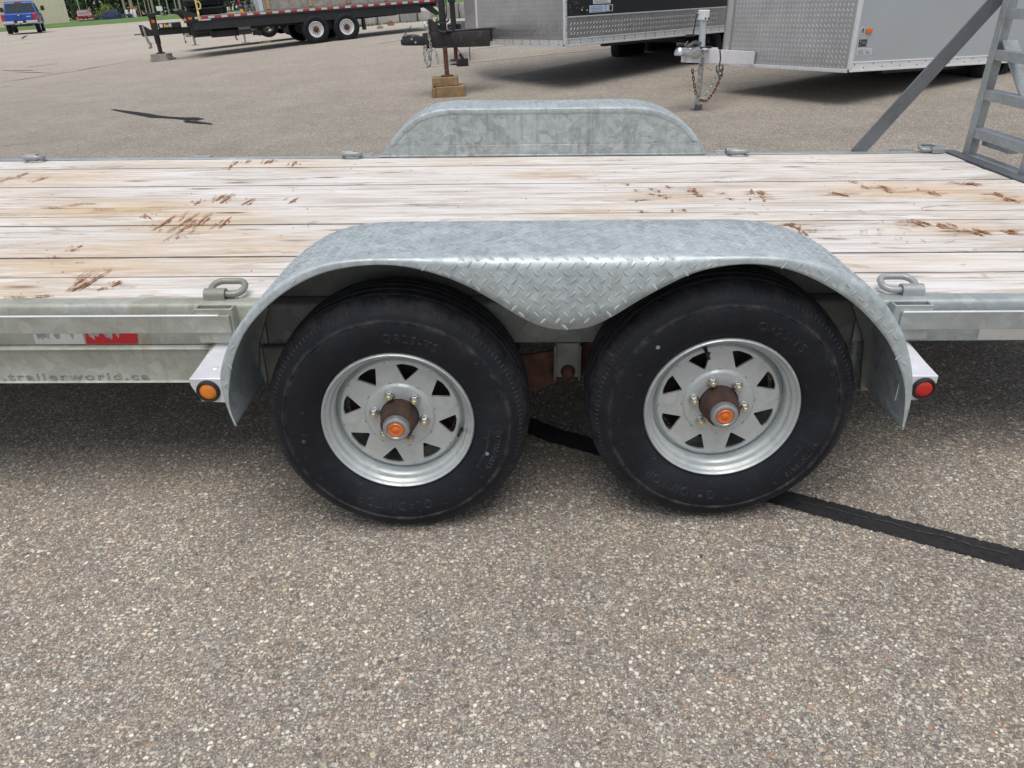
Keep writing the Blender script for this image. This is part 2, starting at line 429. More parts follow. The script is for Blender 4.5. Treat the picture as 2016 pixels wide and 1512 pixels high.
def board_mat():
    """sun-bleached, whitish softwood board: streaky grain along X, brown and grey weathering, knots"""
    t = NT('bleached_deck_board')
    oi = t.n('ShaderNodeObjectInfo')
    off = t.n('ShaderNodeCombineXYZ', X=t.math('MULTIPLY', oi.outputs['Random'], 37.0), Y=t.math('MULTIPLY', oi.outputs['Random'], 11.0), Z=0.0)
    tc = t.n('ShaderNodeTexCoord')
    base = t.n('ShaderNodeVectorMath', _operation='ADD', i0=tc.outputs['Object'], i1=off.outputs[0]).outputs[0]
    def cc(sc): return t.n('ShaderNodeMapping', Vector=base, Scale=sc).outputs[0]
    warp = t.noise(cc((1.2, 6, 6)), 1.0, 3)
    gv = t.mix(.16, cc((1.5, 30, 30)), warp.outputs[1], 'ADD')
    grain = t.noise(gv, 1.5, 8, .70, .5)
    fine = t.noise(cc((4, 170, 170)), 1.0, 5, .75)
    c = t.ramp(grain.outputs[0], [(.25, (.38, .32, .275)), (.40, (.55, .495, .445)), (.52, (.70, .675, .655)), (.70, (.78, .76, .745))])
    c = t.mix(t.math('MULTIPLY', t.step(fine.outputs[0], .57, .74), .40), c, (.47, .40, .345))
    # each board has its own tone
    c = t.mix(.30, c, t.mix(1.0, c, t.ramp(oi.outputs['Random'], [(0, (.80, .77, .73)), (.5, (1, 1, 1)), (1, (.92, .90, .93))]), 'MULTIPLY'))
    pt = t.noise(cc((1.0, 4.2, 5)), 1.6, 7, .68, .7)
    c = t.mix(t.math('MULTIPLY', t.step(pt.outputs[0], .49, .66), .66), c, (.43, .365, .305))
    p2 = t.noise(cc((.6, 3, 4)), 1.5, 5, .62)
    c = t.mix(t.math('MULTIPLY', t.step(p2.outputs[0], .50, .70), .42), c, (.66, .50, .34))
    p4 = t.noise(cc((1.3, 9, 9)), 1.4, 6, .7, .9)
    c = t.mix(t.math('MULTIPLY', t.step(p4.outputs[0], .58, .70), .5), c, (.56, .36, .20))
    p3 = t.noise(cc((2.0, 13, 16)), 1.3, 7, .72, 1.0)
    c = t.mix(t.math('MULTIPLY', t.step(p3.outputs[0], .575, .66), .85), c, (.24, .195, .15))
    # broad soft stains that run over several boards where machines have stood
    raw = tc.outputs['Object']
    tot = None
    for cx, cy, rx, ry, k in ((-1.75, 1.33, .55, .20, .9), (-1.33, 1.12, .30, .28, .8), (-1.55, .62, .60, .30, .75), (-1.75, .36, .5, .14, .7), (-2.3, 1.95, .5, .3, .6), (.08, 1.90, .28, .10, 1.0), (.52, 1.45, .26, .09, .9), (1.62, 1.52, .45, .16, 1.0), (1.95, 1.40, .3, .16, .9), (1.5, .95, .28, .13, .7), (-1.3, 2.2, .6, .14, .5), (-1.0, .75, .45, .22, .6), (.2, 1.2, .5, .08, .5)):
        mp = t.n('ShaderNodeMapping', Vector=raw, Location=(-cx/rx, -cy/ry, 0), Scale=(1/rx, 1/ry, 0))
        ln = t.n('ShaderNodeVectorMath', _operation='LENGTH', i0=mp.outputs[0]).outputs['Value']
        q = t.math('MULTIPLY', t.step(ln, 1.15, .2), k)
        tot = q if tot is None else t.math('MAXIMUM', tot, q)
    sn = t.noise(cc((1.1, 8, 9)), 1.8, 7, .70, .8); sn2 = t.noise(cc((2.2, 14, 14)), 1.6, 6, .7, .5)
    c = t.mix(t.math('MULTIPLY', tot, t.step(sn.outputs[0], .34, .56)), c, (.60, .44, .275))
    c = t.mix(t.math('MULTIPLY', t.math('MULTIPLY', tot, t.step(sn2.outputs[0], .50, .62)), .8), c, (.36, .265, .17))
    # dark checks and knots
    kn = t.vor(cc((1.5, 7.0, 1)), 1.3)
    ks = t.n('ShaderNodeSeparateColor', Color=kn.outputs['Color'])
    km = t.math('MULTIPLY', t.step(kn.outputs['Distance'], .17, .05), t.math('LESS_THAN', ks.outputs[0], .55))
    c = t.mix(km, c, (.17, .105, .06))
    ck = t.noise(cc((1.1, 120, 120)), 1.0, 3, .6)
    c = t.mix(t.math('MULTIPLY', t.step(ck.outputs[0], .69, .73), .75), c, (.12, .095, .075))
    h = t.math('ADD', grain.outputs[0], t.math('MULTIPLY', fine.outputs[0], .6))
    t.bump(h, .35, .004)
    return t.fin(c, .82, 0, .25)
BOARD = board_mat()
BOARD_EDGE = plain('grimy_board_edge', (.17, .135, .11), .9, 0, .4, 14)

def gouge_mat():
    t = NT('torn_raw_wood'); v = t.coord(scale=(8, 60, 8))
    n = t.noise(v, 2, 5, .7)
    n2 = t.noise(t.coord(), 5, 3)
    c = t.ramp(n.outputs[0], [(.3, (.17, .058, .020)), (.5, (.34, .135, .05)), (.72, (.50, .28, .13))])
    c = t.mix(t.math('MULTIPLY', t.step(n2.outputs[0], .5, .7), .4), c, (.50, .32, .17))
    return t.fin(c, .85)
GOUGE = gouge_mat()

def leaf_mat(name, a, b, d):
    t = NT(name); oi = t.n('ShaderNodeObjectInfo')
    geo = t.n('ShaderNodeNewGeometry')
    r = geo.outputs['Random Per Island']
    c = t.ramp(r, [(0, a), (.5, b), (1, d)])
    return t.fin(c, .7, 0, .25)
LEAF = leaf_mat('dark_foliage', (.012, .030, .015), (.024, .055, .024), (.045, .085, .035))
LEAF2 = leaf_mat('mid_foliage', (.022, .048, .018), (.042, .082, .028), (.07, .115, .04))
LEAFY = leaf_mat('yellow_green_foliage', (.11, .14, .03), (.17, .20, .045), (.24, .26, .06))
GRASSB = leaf_mat('grass_blades', (.05, .115, .022), (.075, .155, .032), (.10, .18, .045))
BARK = plain('bark', (.06, .05, .04), .9, 0, .3, 6)
def turf_mat():
    t = NT('mown_turf'); v = t.coord()
    n = t.noise(v, .35, 6, .65); n2 = t.noise(v, 7, 4, .7)
    c = t.ramp(n.outputs[0], [(.3, (.10, .175, .05)), (.7, (.155, .235, .08))])
    c = t.mix(t.math('MULTIPLY', n2.outputs[0], .4), c, (.06, .12, .03))
    t.bump(n2.outputs[0], .6, .05)
    return t.fin(c, .9, 0, .15)
TURF = turf_mat()

# ================================================================ SETTING
def build_ground():
    m = M()
    xs = [-420, -260, -160, -110, -80, -60, -45, -35, -26, -18, -12, -8, -5, -3, -1.5, 0, 1.5, 3, 5, 8, 12, 18, 26, 36, 50, 70, 100, 150, 240, 420]
    ys = [-30, -10, -4, -1, 0, 1, 2, 3, 4, 5, 6, 7, 8, 9, 10, 11, 12, 13, 14, 15, 16, 17, 18, 19, 20, 21, 22, 23, 24, 26, 30, 36, 44, 54, 64, 74, 84, 92, 100, 104, 108, 112, 116, 120, 125, 140, 180, 260, 380, 600, 900]
    vs = [(x, y, gz(x, y)) for y in ys for x in xs]; n = len(xs)
    fs = [(j*n+i, j*n+i+1, (j+1)*n+i+1, (j+1)*n+i) for j in range(len(ys)-1) for i in range(n-1)]
    m.add(vs, fs)
    o = m.build('parking_lot', GROUND, smooth_deg=60)
    struct(o)
build_ground()

def ribbon(pts, widths, z, name, mat, jag=.006, sub=12, seed=1):
    """flat strip with an uneven edge lying on the lot"""
    rr = random.Random(seed); m = M(); P = []
    for i in range(len(pts)-1):
        for k in range(sub):
            t = k / sub
            P.append((Vector(pts[i]).lerp(Vector(pts[i+1]), t), widths[i]*(1-t) + widths[i+1]*t))
    P.append((Vector(pts[-1]), widths[-1]))
    L = []; R = []
    for i, (p, wd) in enumerate(P):
        q = P[min(i+1, len(P)-1)][0] - P[max(i-1, 0)][0]; q.normalize()
        nrm = Vector((-q.y, q.x))
        e1 = mnoise.noise(Vector((i*.23, seed, 0))) + .6*mnoise.noise(Vector((i*.9, seed, 3))) + rr.uniform(-.35, .35); e2 = mnoise.noise(Vector((i*.23, seed, 7))) + .6*mnoise.noise(Vector((i*.9, seed, 9))) + rr.uniform(-.35, .35)
        a = p + nrm*(wd/2 + jag*e1); b = p - nrm*(wd/2 + jag*e2)
        L.append((a.x, a.y, gz(a.x, a.y) + z)); R.append((b.x, b.y, gz(b.x, b.y) + z))
    n = len(L)
    m.add(L + R, [(i, i+1, n+i+1, n+i) for i in range(n-1)])
    return struct(m.build(name, mat))

ribbon([(-1.6, 1.62), (-.9, 1.16), (-.35, .82), (.05, .49), (.45, .245), (.72, .083), (.97, -.062), (1.24, -.217), (1.7, -.48), (2.4, -.88)],
       [.095, .095, .095, .09, .085, .082, .082, .085, .09, .09], .004, 'tar_strip', TAR, .0065, 70, 3)
# pale hairline running along the middle of the near tar strip
ribbon([(.74, .066), (.82, .03), (.9, -.018), (.97, -.05), (1.02, -.09), (1.09, -.118), (1.14, -.158), (1.22, -.20)], [.001, .0016, .0014, .002, .0015, .002, .0014, .001], .0085, 'hairline_crack', LICHEN, .002, 14, 5)
ribbon([(-6.2, 10.2), (-5.6, 9.68), (-5.15, 9.27), (-4.76, 9.05), (-4.52, 8.93), (-4.34, 8.80)], [.05, .14, .16, .10, .20, .12], .006, 'tar_strip', TAR, .015, 8, 6)
ribbon([(-4.55, 8.78), (-4.42, 8.66), (-4.2, 8.5), (-4.02, 8.36)], [.05, .13, .10, .03], .006, 'tar_strip', TAR, .012, 8, 7)
for i, c in enumerate([[(-14.17, 20.39), (-13.09, 19.97)], [(-13.44, 19.76), (-12.6, 19.25), (-11.87, 18.77)],
          [(-12.23, 17.22), (-11.88, 17.88), (-11.16, 18.64), (-11.04, 19.43), (-10.44, 20.77)], [(-13.99, 21.28), (-13.48, 21.94)],
          [(-22.56, 33.93), (-22.27, 36.12), (-20.98, 37.71), (-18.65, 38.51), (-14, 40.5)], [(-11.28, 15.67), (-11.08, 15.76)],
          [(-25.32, 38.37), (-25.76, 41.69), (-24.43, 43.78), (-20, 46)], [(-2.5, 4.6), (-1.2, 5.2), (.4, 5.0)], [(-8.2, 6.2), (-6.5, 7.4), (-5.4, 7.9)]]):
    wd = .065 if i < 7 else .012
    ribbon(c, [wd*.5] + [wd]*(len(c)-2) + [wd*.5] if len(c) > 2 else [wd, wd], .005, 'sealed_crack', CRACKM, wd*.25, 8, 20+i)
ribbon([(-26.77, 42.63), (-28.3, 45.4), (-30.17, 48.87)], [.08, .16, .1], .006, 'tar_strip', TAR, .02, 6, 40)
ribbon([(-3.4, 17.6), (-2.4, 18.5), (-.9, 19.6)], [.1, .1, .1], .006, 'painted_line', LINEM, .008, 10, 41)
ribbon([(-1.24, 15.0), (-.37, 15.4), (.69, 15.85), (3.2, 17.2)], [.1, .1, .1, .1], .006, 'painted_line', LINEM, .008, 10, 42)
ribbon([(-1.9, 12.9), (-.34, 13.43), (1.44, 14.05), (4.5, 15.2)], [.08, .08, .08, .08], .006, 'painted_line', LINEM, .008, 10, 43)

# loose chips lying in the worn surface near the viewer
def build_chips():
    rr = random.Random(12); pal = []
    for nm, c in (('pale_chip', (.56, .535, .49)), ('tan_chip', (.44, .34, .235)), ('grey_chip', (.30, .29, .28)), ('rust_chip', (.30, .165, .105)), ('dark_chip', (.07, .075, .085))):
        pal.append(plain(nm, c, .85, 0, .25, 90))
    m = M()
    for _ in range(3000):
        y = -1.35 + 3.2 * rr.random() ** 1.4; x = rr.uniform(-1.5 - .55*(y+1.5), 1.5 + .55*(y+1.5))
        r = rr.uniform(.0016, .0036) * (1 + .7 * (rr.random() < .06)); h = r * rr.uniform(.12, .4)
        a0 = rr.random()*6.28; el = rr.uniform(1, 1.8); ro = rr.random()*3.14; k = rr.choice((5, 6, 6, 7))
        top = []; bot = []
        for i in range(k):
            a = a0 + 6.283*i/k; q = r*rr.uniform(.75, 1.15)
            ex, ey = q*cos(a)*el, q*sin(a)
            dx, dy = ex*cos(ro) - ey*sin(ro), ex*sin(ro) + ey*cos(ro)
            top.append((x+dx*.8, y+dy*.8, h)); bot.append((x+dx, y+dy, .0))
        m.add(top+bot, [tuple(range(k))] + [(i, k+i, k+(i+1) % k, (i+1) % k) for i in range(k)], rr.choices(range(5), (5, 3, 3, .8, .8))[0])
    stuff(m.build('loose_stone_chips', pal, smooth_deg=0))
build_chips()

# ---- grass verge, concrete blocks
GROUP_EDGE = [(-62, 48), (-42.6, 66.3), (-40, 73.3), (-35.5, 85.5), (-29, 92), (-14, 98), (8, 100), (60, 100)]
def build_verge():
    m = M()
    inner = [Vector((x, y)) for x, y in GROUP_EDGE]
    crest = [Vector((-70, 70)), Vector((-50.6, 78.4)), Vector((-51.5, 94.5)), Vector((-49, 108)), Vector((-42, 118)), Vector((-20, 125)), Vector((10, 128)), Vector((60, 128))]
    rows = []
    def rs(P, n=42):
        out = []
        for i in range(n):
            t = i/(n-1)*(len(P)-1); k = min(int(t), len(P)-2); out.append(P[k].lerp(P[k+1], t-k))
        return out
    A = rs(inner); B = rs(crest)
    for j, (t, z) in enumerate([(0, .325), (.03, .36), (.35, .42), (.75, .49), (1.0, .50), (1.3, .42), (2.0, .0), (4.0, -.2)]):
        rows.append([(a.x + (b.x-a.x)*t, a.y + (b.y-a.y)*t, z + .03*mnoise.noise(Vector((a.x*.4, t*5, 1)))) for a, b in zip(A, B)])
    n = len(A); vs = [p for r in rows for p in r]
    fs = [(j*n+i, j*n+i+1, (j+1)*n+i+1, (j+1)*n+i) for j in range(len(rows)-1) for i in range(n-1)]
    m.add(vs, fs)
    struct(m.build('grass_verge', TURF, smooth_deg=80))
build_verge()
def lawn(poly, z, name='lawn'):
    m = M(); m.add([(x, y, z) for x, y in poly], [tuple(range(len(poly)))])
    return struct(m.build(name, TURF))
lawn([(-8.2, 31.6), (-3.6, 32.6), (3, 32.2), (12, 33.5), (14, 46), (-9, 46)], .335)
lawn([(-260, 140), (60, 140), (60, 262), (-260, 262)], -.21, 'far_field')
lawn([(-20, 74), (10, 66), (40, 66), (40, 120), (-18, 120)], .34)
def tufts(region, n, h, seed, name):
    rr = random.Random(seed); m = M()
    for _ in range(n):
        x, y, z = region(rr); a = rr.random()*6.28; hh = h*rr.uniform(.5, 1.2); wd = hh*.09
        lx, ly = rr.uniform(-.4, .4)*hh, rr.uniform(-.4, .4)*hh
        m.add([(x-wd*cos(a), y-wd*sin(a), z), (x+wd*cos(a), y+wd*sin(a), z), (x+lx, y+ly, z+hh)], [(0, 1, 2)])
    return stuff(m.build(name, GRASSB, smooth_deg=0))
tufts(lambda r: (lambda x: (x, 31.1 + .2*r.random() + (.4 if x > -5.6 else 0), .31))(r.uniform(-7.0, -3.7)), 900, .16, 3, 'grass_tufts')
tufts(lambda r: (r.uniform(-3.7, 2), r.uniform(32.5, 44), .33), 6000, .18, 4, 'long_grass')

CB = 'concrete blocks along the edge of the lot'
for i, (x0, x1, y, h, mt, lb) in enumerate([
    (-7.9, -6.95, 31.6, .40, CONC, 'pale concrete block seen behind the rear wheel of the black flatbed trailer'),
    (-6.9, -5.95, 31.9, .40, CONC, 'concrete block right of the mud flap of the black flatbed trailer'),
    (-5.9, -5.05, 32.3, .43, CONC, 'lighter concrete block in the middle of the row under the black trailer tail'),
    (-5.0, -4.35, 32.35, .44, CONC_D, 'dark stained concrete block second from the right end of the low row'),
    (-4.3, -3.78, 32.5, .47, CONC, 'pale narrow concrete block at the right end of the low row beside grass'),
    (-3.05, -2.58, 31.3, .70, CONC_D, 'tall dark streaked concrete block behind the black jack post'),
    (-2.54, -1.75, 31.6, .70, CONC, 'tall wide concrete block left of the silver nosed trailer')]):
    m = M(); m.box((x0, y, .2), (x1, y+.75, .3+h))
    tag(m.build('concrete_block', mt, bevel=.03, seg=2), lb, 'concrete block', CB)

# ---- building far left
def build_shed():
    t = thing('metal_shed', 'beige metal sided building at the far left edge behind the blue pickup', 'building', (-53.5, 97.5, .0))
    ang = atan2(97.5-80.5, -53.5+53.0)
    d = Vector((-.10, -1, 0)).normalized(); d = Vector((-53.0-(-64.0), -26, 0))
    # front wall runs from the near corner to the left, out of the frame
    a = Vector((0, 0, 0)); b = Vector((-3.5, -24, 0)); dirv = (b-a).normalized(); nrm = Vector((-dirv.y, dirv.x, 0))
    if nrm.x > 0: nrm = -nrm
    back = nrm * 18
    H = 6.5
    m = M()
    m.add([a, b, b+back, a+back, a+Vector((0,0,H)), b+Vector((0,0,H)), b+back+Vector((0,0,H)), a+back+Vector((0,0,H))],
          [(0,1,5,4), (1,2,6,5), (2,3,7,6), (3,0,4,7), (4,5,6,7)])
    m.build('wall', SIDING, t)
    m = M(); L = 24
    for k in range(int(L/.9)):
        p = a + dirv*(.25+k*.9) - nrm*.03
        m.bar(p, p+Vector((0,0,H)), .05, .06, 0, tuple(dirv))
    stuff(m.build('siding_rib', SIDING, t))
    m = M(); p = a + dirv*13.4 - nrm*.06
    m.bar(p+Vector((0,0,2.1)), p + dirv*5 + Vector((0,0,2.1)), .06, 4.2)
    m.build('overhead_door', WALLW, t)
    m = M(); m.bar(a-nrm*.08+Vector((0,0,H)), b-nrm*.08+Vector((0,0,H)), .16, .3); m.build('eave_trim', RED_P, t)
build_shed()

# ---- trees: only their lowest metres show under the top of the frame
def tree(x, y, h, r, mat, label, seed, z0=-.2, low=.15, leaf=.34, n=2600, grp='trees behind the verge'):
    rr = random.Random(seed)
    t = thing('leafy_tree', label, 'tree', (x, y, z0), group=grp)
    m = M(); m.tube([(0,0,0), (.05*h*rr.uniform(-.5,.5), 0, h*.35), (0, .03*h, h*.7)], [.045*h*.6, .03*h*.6, .01*h], 8)
    for k in range(6):
        a = rr.random()*6.28; z = h*rr.uniform(.2, .5)
        m.tube([(0,0,z), (r*.4*cos(a), r*.4*sin(a), z+h*.1), (r*.75*cos(a), r*.75*sin(a), z+h*.17)], [.014*h, .009*h, .003*h], 6)
    m.build('trunk', BARK, t)
    m = M(); cl = []
    for k in range(34):
        a = rr.random()*6.28; q = sqrt(rr.random()); z = low*h + (1-low)*h*rr.random()
        env = r * (sin(pi*min(1, max(.12, (z-low*h)/((1-low)*h))))**.5)
        cl.append((q*env*cos(a), q*env*sin(a), z, rr.uniform(.16, .34)*r))
    for k in range(n):
        cx, cy, cz, cr = rr.choice(cl)
        dv = Vector((rr.gauss(0,1), rr.gauss(0,1), rr.gauss(0,.8))).normalized() * cr * rr.uniform(.55, 1.05)
        p = Vector((cx, cy, max(.12, cz))) + dv
        if p.z < .1: p.z = .1 + rr.random()*.4
        s = leaf*rr.uniform(.5, 1.2); ax = Vector((rr.gauss(0,1), rr.gauss(0,1), rr.gauss(0,1))).normalized()
        bx = ax.orthogonal().normalized(); cxv = ax.cross(bx)
        m.add([p+bx*s, p+cxv*s*.6, p-bx*s, p-cxv*s*.6], [(0,1,2,3)])
    m.build('crown', mat, t, smooth_deg=0)
    return t
TL = [(-111.6, 208, 14, 6, LEAF2, 'mid green tree at the right corner of the beige building'), (-106.5, 214, 15, 6, LEAF, 'dark green tree between the red pickup and the short pale post'),
      (-102, 210, 15, 6, LEAF2, 'mid green tree right behind the yellow green shrub'), (-98.2, 215, 15, 6, LEAF, 'dark tree behind the white posts and orange bar'),
      (-94.4, 211, 16, 6, LEAF2, 'mid green tree right of the white posts behind thin poles'), (-90, 216, 16, 6, LEAF, 'dark tree behind the leaning pair of poles above the tongue jack'),
      (-86, 211, 16, 6, LEAF, 'dark tree just left of the black bulkhead'), (-79.8, 214, 16, 6, LEAF, 'dark tree hidden behind the stacked tyres'),
      (-73, 210, 16, 6, LEAF, 'very dark tree right of the stacked tyres'), (-67, 213, 16, 6, LEAF, 'dark tree behind the two steel cylinders')]
for i, (x, y, h, r, mt, lb) in enumerate(TL):
    tree(x, y, h, r, mt, lb, 100+i, -.4, .0, .26, 5200)
# a far wood behind that reads as one mass
def far_wood():
    rr = random.Random(77); m = M()
    for _ in range(15000):
        p = Vector((rr.uniform(-210, -40), rr.uniform(232, 250), rr.uniform(-.3, 11)))
        s = rr.uniform(.3, .7); ax = Vector((rr.gauss(0,1), rr.gauss(0,1), rr.gauss(0,1))).normalized(); bx = ax.orthogonal().normalized(); cx = ax.cross(bx)
        m.add([p+bx*s, p+cx*s*.7, p-bx*s, p-cx*s*.7], [(0,1,2,3)])
    stuff(m.build('far_wood', LEAF, smooth_deg=0))
far_wood()
tree(-68.2, 137, 2.6, 1.8, LEAFY, 'yellow green rounded shrub behind the navy pickup', 300, -.2, .0, .13, 1800, None)['category'] = 'shrub'

# ---- utility poles
PG = 'utility poles in front of the trees'
for x, y, h, r, lb in [(-71.6, 135, 8, .10, 'thin pale pole rising behind the dark red pickup'), (-70.8, 141, 2.9, .11, 'short pale post with its top in view left of the shrub'),
    (-60.5, 127, 9, .17, 'stout brown pole standing just left of the white posts'), (-61.7, 132, 9, .25, 'thickest pole, rising right above the white posts'),
    (-69.1, 151, 9, .09, 'very thin grey pole right of the white posts'), (-69.3, 154, 9, .09, 'thin grey lamp pole in front of dark trees, middle of the gap'),
    (-66.4, 149, 9, .10, 'thin pole left partner of the leaning pair above the tongue jack'), (-65.8, 149, 9, .19, 'thick pole right partner of the leaning pair above the tongue jack'),
    (-65.3, 151, 9, .12, 'brownish pole beside the small white sign above the tongue'), (-65.2, 154, 9, .13, 'pale pole standing alone left of the stacked tyres'),
    (-62.5, 151, 9, .12, 'left pole of the pair touching the black bulkhead'), (-61.7, 151, 9, .19, 'right thick pole of the pair touching the black bulkhead')]:
    m = M(); m.tube([(0, 0, -.6), (0, 0, h)], [r, r*.85], 10)
    o = m.build('utility_pole', POLEM); o.location = (x, y, 0); tag(o, lb, 'pole', PG)

def far_small():
    for px, lb in [((-58.45, 123), 'white upright post on the left below the orange bar'), ((-58.2, 124), 'white upright post in the middle below the orange bar'), ((-57.75, 124), 'white upright post on the right below the orange bar')]:
        m = M(); m.tube([(0,0,0), (0,0,.25), (0,0,1.35), (0,0,1.5)], [.14, .20, .18, .12], 10)
        o = m.build('white_post', WHITE_D); o.location = (*px, -.05); tag(o, lb, 'post', 'white posts below the orange bar')
    m = M(); m.box((-.05, -.10, 0), (1.35, .10, .16)); m.box((.02,-.05,-1.9),(.08,.05,0)); m.box((1.24,-.05,-1.9),(1.30,.05,0))
    o = m.build('orange_bar', ORNG); o.location = (-58.9, 124.6, 1.62); o.rotation_euler = (0, -.04, .3); tag(o, 'faded orange crossbar above three white posts by the poles', 'bar')
    for (x, y), lb in [((-53.1, 121), 'small grey stone block on the grass left of the pale pole'), ((-50.2, 119), 'low white stone on the grass right of the pale pole')]:
        m = M(); m.box((-.45, -.3, 0), (.45, .3, .42)); o = m.build('stone_block', CONC, bevel=.06, seg=2); o.location = (x, y, .1); tag(o, lb, 'stone block', 'stone blocks on the grass')
    t = thing('roadside_sign', 'small white sign on a post by the brownish pole', 'sign', (-60.8, 140, -.2))
    m = M(); m.box((-.5, -.04, 1.2), (.5, .04, 1.9)); m.build('panel', WHITE_D, t)
    m = M(); m.cyl((0, .06, 0), (0, .06, 1.9), .05, 8); m.build('post', POLEM, t)
far_small()

# ---- vehicles
def pickup(name, label, loc, rz, paint, L=5.9, W=2.0, H=1.92, cargo=False, small=False):
    """pickup facing +Y; origin on the ground below the rear bumper"""
    t = thing(name, label, 'pickup', loc, rz)
    hw = W/2
    # lower body with wheel openings: side profile in (y,z)
    def arch(c, r, z0):
        return [(c + r*cos(a), z0 + r*sin(a)) for a in [pi*k/8 for k in range(9)]]
    zb = .52; bed = 1.18*H/1.92
    prof = [(.12, .62), (.12, bed)] + [(2.25, bed), (2.3, bed+.02), (4.3, bed), (5.6, bed-.08), (5.85, bed-.25), (5.85, zb)]
    prof += [(p[0], p[1]) for p in arch(4.85, .47, zb)] + [(p[0], p[1]) for p in arch(1.35, .47, zb)] + [(.2, zb)]
    m = M(); m.prism([(a*L/5.9, b) for a, b in prof], lambda a, b, d: (d, a, b), -hw, hw); m.build('body', paint, t, bevel=.035, seg=2)
    cab = [(2.05, bed-.02), (2.25, H-.08), (2.45, H), (3.7, H-.02), (4.0, H-.1), (4.65, bed-.02)]
    m = M(); n = len(cab); ins = .14
    def X(z): return hw - .04 - ins*smooth(bed, H, z)
    vs = [(-X(b), a*L/5.9, b) for a, b in cab] + [(X(b), a*L/5.9, b) for a, b in cab]
    m.add(vs, [tuple(range(n-1, -1, -1)), tuple(range(n, 2*n))] + [(i, (i+1) % n, n+(i+1) % n, n+i) for i in range(n)])
    m.build('cab', paint, t, bevel=.03, seg=2)
    yb = 2.05*L/5.9
    def rear(z): return yb + (.2*L/5.9)*(z-bed)/(H-.08-bed) - .012
    m = M(); za, zc = bed+.08, H-.14
    m.add([(-X(za)+.1, rear(za), za), (X(za)-.1, rear(za), za), (X(zc)-.08, rear(zc), zc), (-X(zc)+.08, rear(zc), zc)], [(0,1,2,3)]); m.build('rear_window', GLASS, t)
    for s in (-1, 1):
        m = M(); zs = [(2.45, bed+.1), (2.55, H-.16), (3.75, H-.16), (4.3, bed+.1)]
        m.add([(s*(X(b)+.008), a*L/5.9, b) for a, b in zs], [(0,1,2,3)]); m.build('side_window', GLASS, t)
        m = M(); m.box((s*(hw-.2) if s > 0 else -hw-.01, .10, bed-.42), (hw+.01 if s > 0 else -(hw-.2), .2, bed-.02)); m.build('tail_lamp', REDLAMP, t, bevel=.02)
        k = M(); k.box((min(s*(hw+.02), s*(hw+.16)), 4.0*L/5.9, bed+.17), (max(s*(hw+.02), s*(hw+.16)), 4.04*L/5.9, bed+.21)); k.box((min(s*(hw+.12), s*(hw+.34)), 4.0*L/5.9, bed+.12), (max(s*(hw+.12), s*(hw+.34)), 4.12*L/5.9, bed+.42)); k.build('mirror', BLACK_P, t, bevel=.03)
        for c in (1.35, 4.85):
            wl = M(); cc_ = (s*(hw-.15), c*L/5.9, .39)
            wl.lathe([(.0, -.13), (.26, -.13), (.37, -.14), (.39, -.10), (.39, .10), (.37, .14), (.26, .13), (0, .13)], 24, 'X', cc_)
            wo_ = wl.build('wheel', RUBBER, t)
            r_ = M(); r_.lathe([(0, .135), (.2, .12), (.24, .145), (.25, .135)], 20, 'X', cc_) if s > 0 else r_.lathe([(0, -.135), (.2, -.12), (.24, -.145), (.25, -.135)], 20, 'X', cc_)
            r_.build('rim', BUMPER, wo_)
    m = M(); m.box((-hw+.14, .085, bed-.46), (hw-.22, .125, bed-.03)); tg = m.build('tailgate', paint, t, bevel=.015)
    m = M(); m.box((-.16, .07, bed-.16), (.16, .09, bed-.06)); m.build('handle', BLACK_P, tg, bevel=.01)
    m = M(); m.box((-.06, .065, bed-.14), (.06, .07, bed-.08)); m.build('badge', BUMPER, tg); m = M(); m.box((hw-.58, .08, bed-.22), (hw-.32, .085, bed-.16)); m.build('badge', BUMPER, tg)
    m = M(); m.box((-hw, -.1, .58), (-.34, .14, .76)); m.box((.34, -.1, .58), (hw, .14, .76)); m.box((-.34, -.06, .55), (.34, .12, .62)); m.build('bumper', BUMPER, t, bevel=.03, seg=2)
    m = M(); m.box((-.34, -.03, .62), (.34, .12, .78)); m.build('bumper_step', BLACK_P, t)
    m = M(); m.box((-.16, -.045, .64), (.16, -.03, .74)); m.build('licence_plate', STICK_W, t)
    m = M(); m.box((-.05, -.2, .46), (.05, .3, .53)); m.box((-.55, .3, .42), (.55, 5.2*L/5.9, .56)); m.cyl((0,-.17,.5), (0,-.17,.62), .035, 8); m.build('hitch_and_chassis', BLACK_P, t)
    m = M(); m.box((-.22, rear(H-.08)-.01, H-.1), (.22, rear(H-.08)+.03, H-.05)); m.build('brake_lamp', REDLAMP, t)
    if cargo:
        m = M(); m.prism([(.15, bed-.02), (.5, H-.12), (2.3, H-.03), (2.4, bed-.02)], lambda a, b, d: (d, a*L/5.9, b), -hw+.08, hw-.08); m.build('bed_cap', paint, t, bevel=.03)
        m = M(); m.add([(-hw+.2, .2, bed+.08), (hw-.2, .2, bed+.08), (hw-.25, .42, H-.2), (-hw+.25, .42, H-.2)], [(0,1,2,3)]); m.build('cap_window', GLASS, t)
    return t
pickup('parked_pickup', 'bright blue pickup with chrome bumper parked far left seen from behind', (-32.55, 52.6, .36), radians(26), BLUE_P)
pickup('parked_pickup', 'dark red pickup with bed cap parked right of the beige building', (-63.0, 119.5, -.18), radians(25), RED_P, cargo=True)
pickup('parked_pickup', 'navy blue pickup seen side on in front of the yellow green shrub', (-56.3, 120.2, -.18), radians(116), NAVY_P, L=5.2, H=1.72)
pickup('parked_pickup', 'distant white pickup between the steel cylinders and the stacked tyres', (-57.6, 165, -.25), radians(100), WHITE_P)

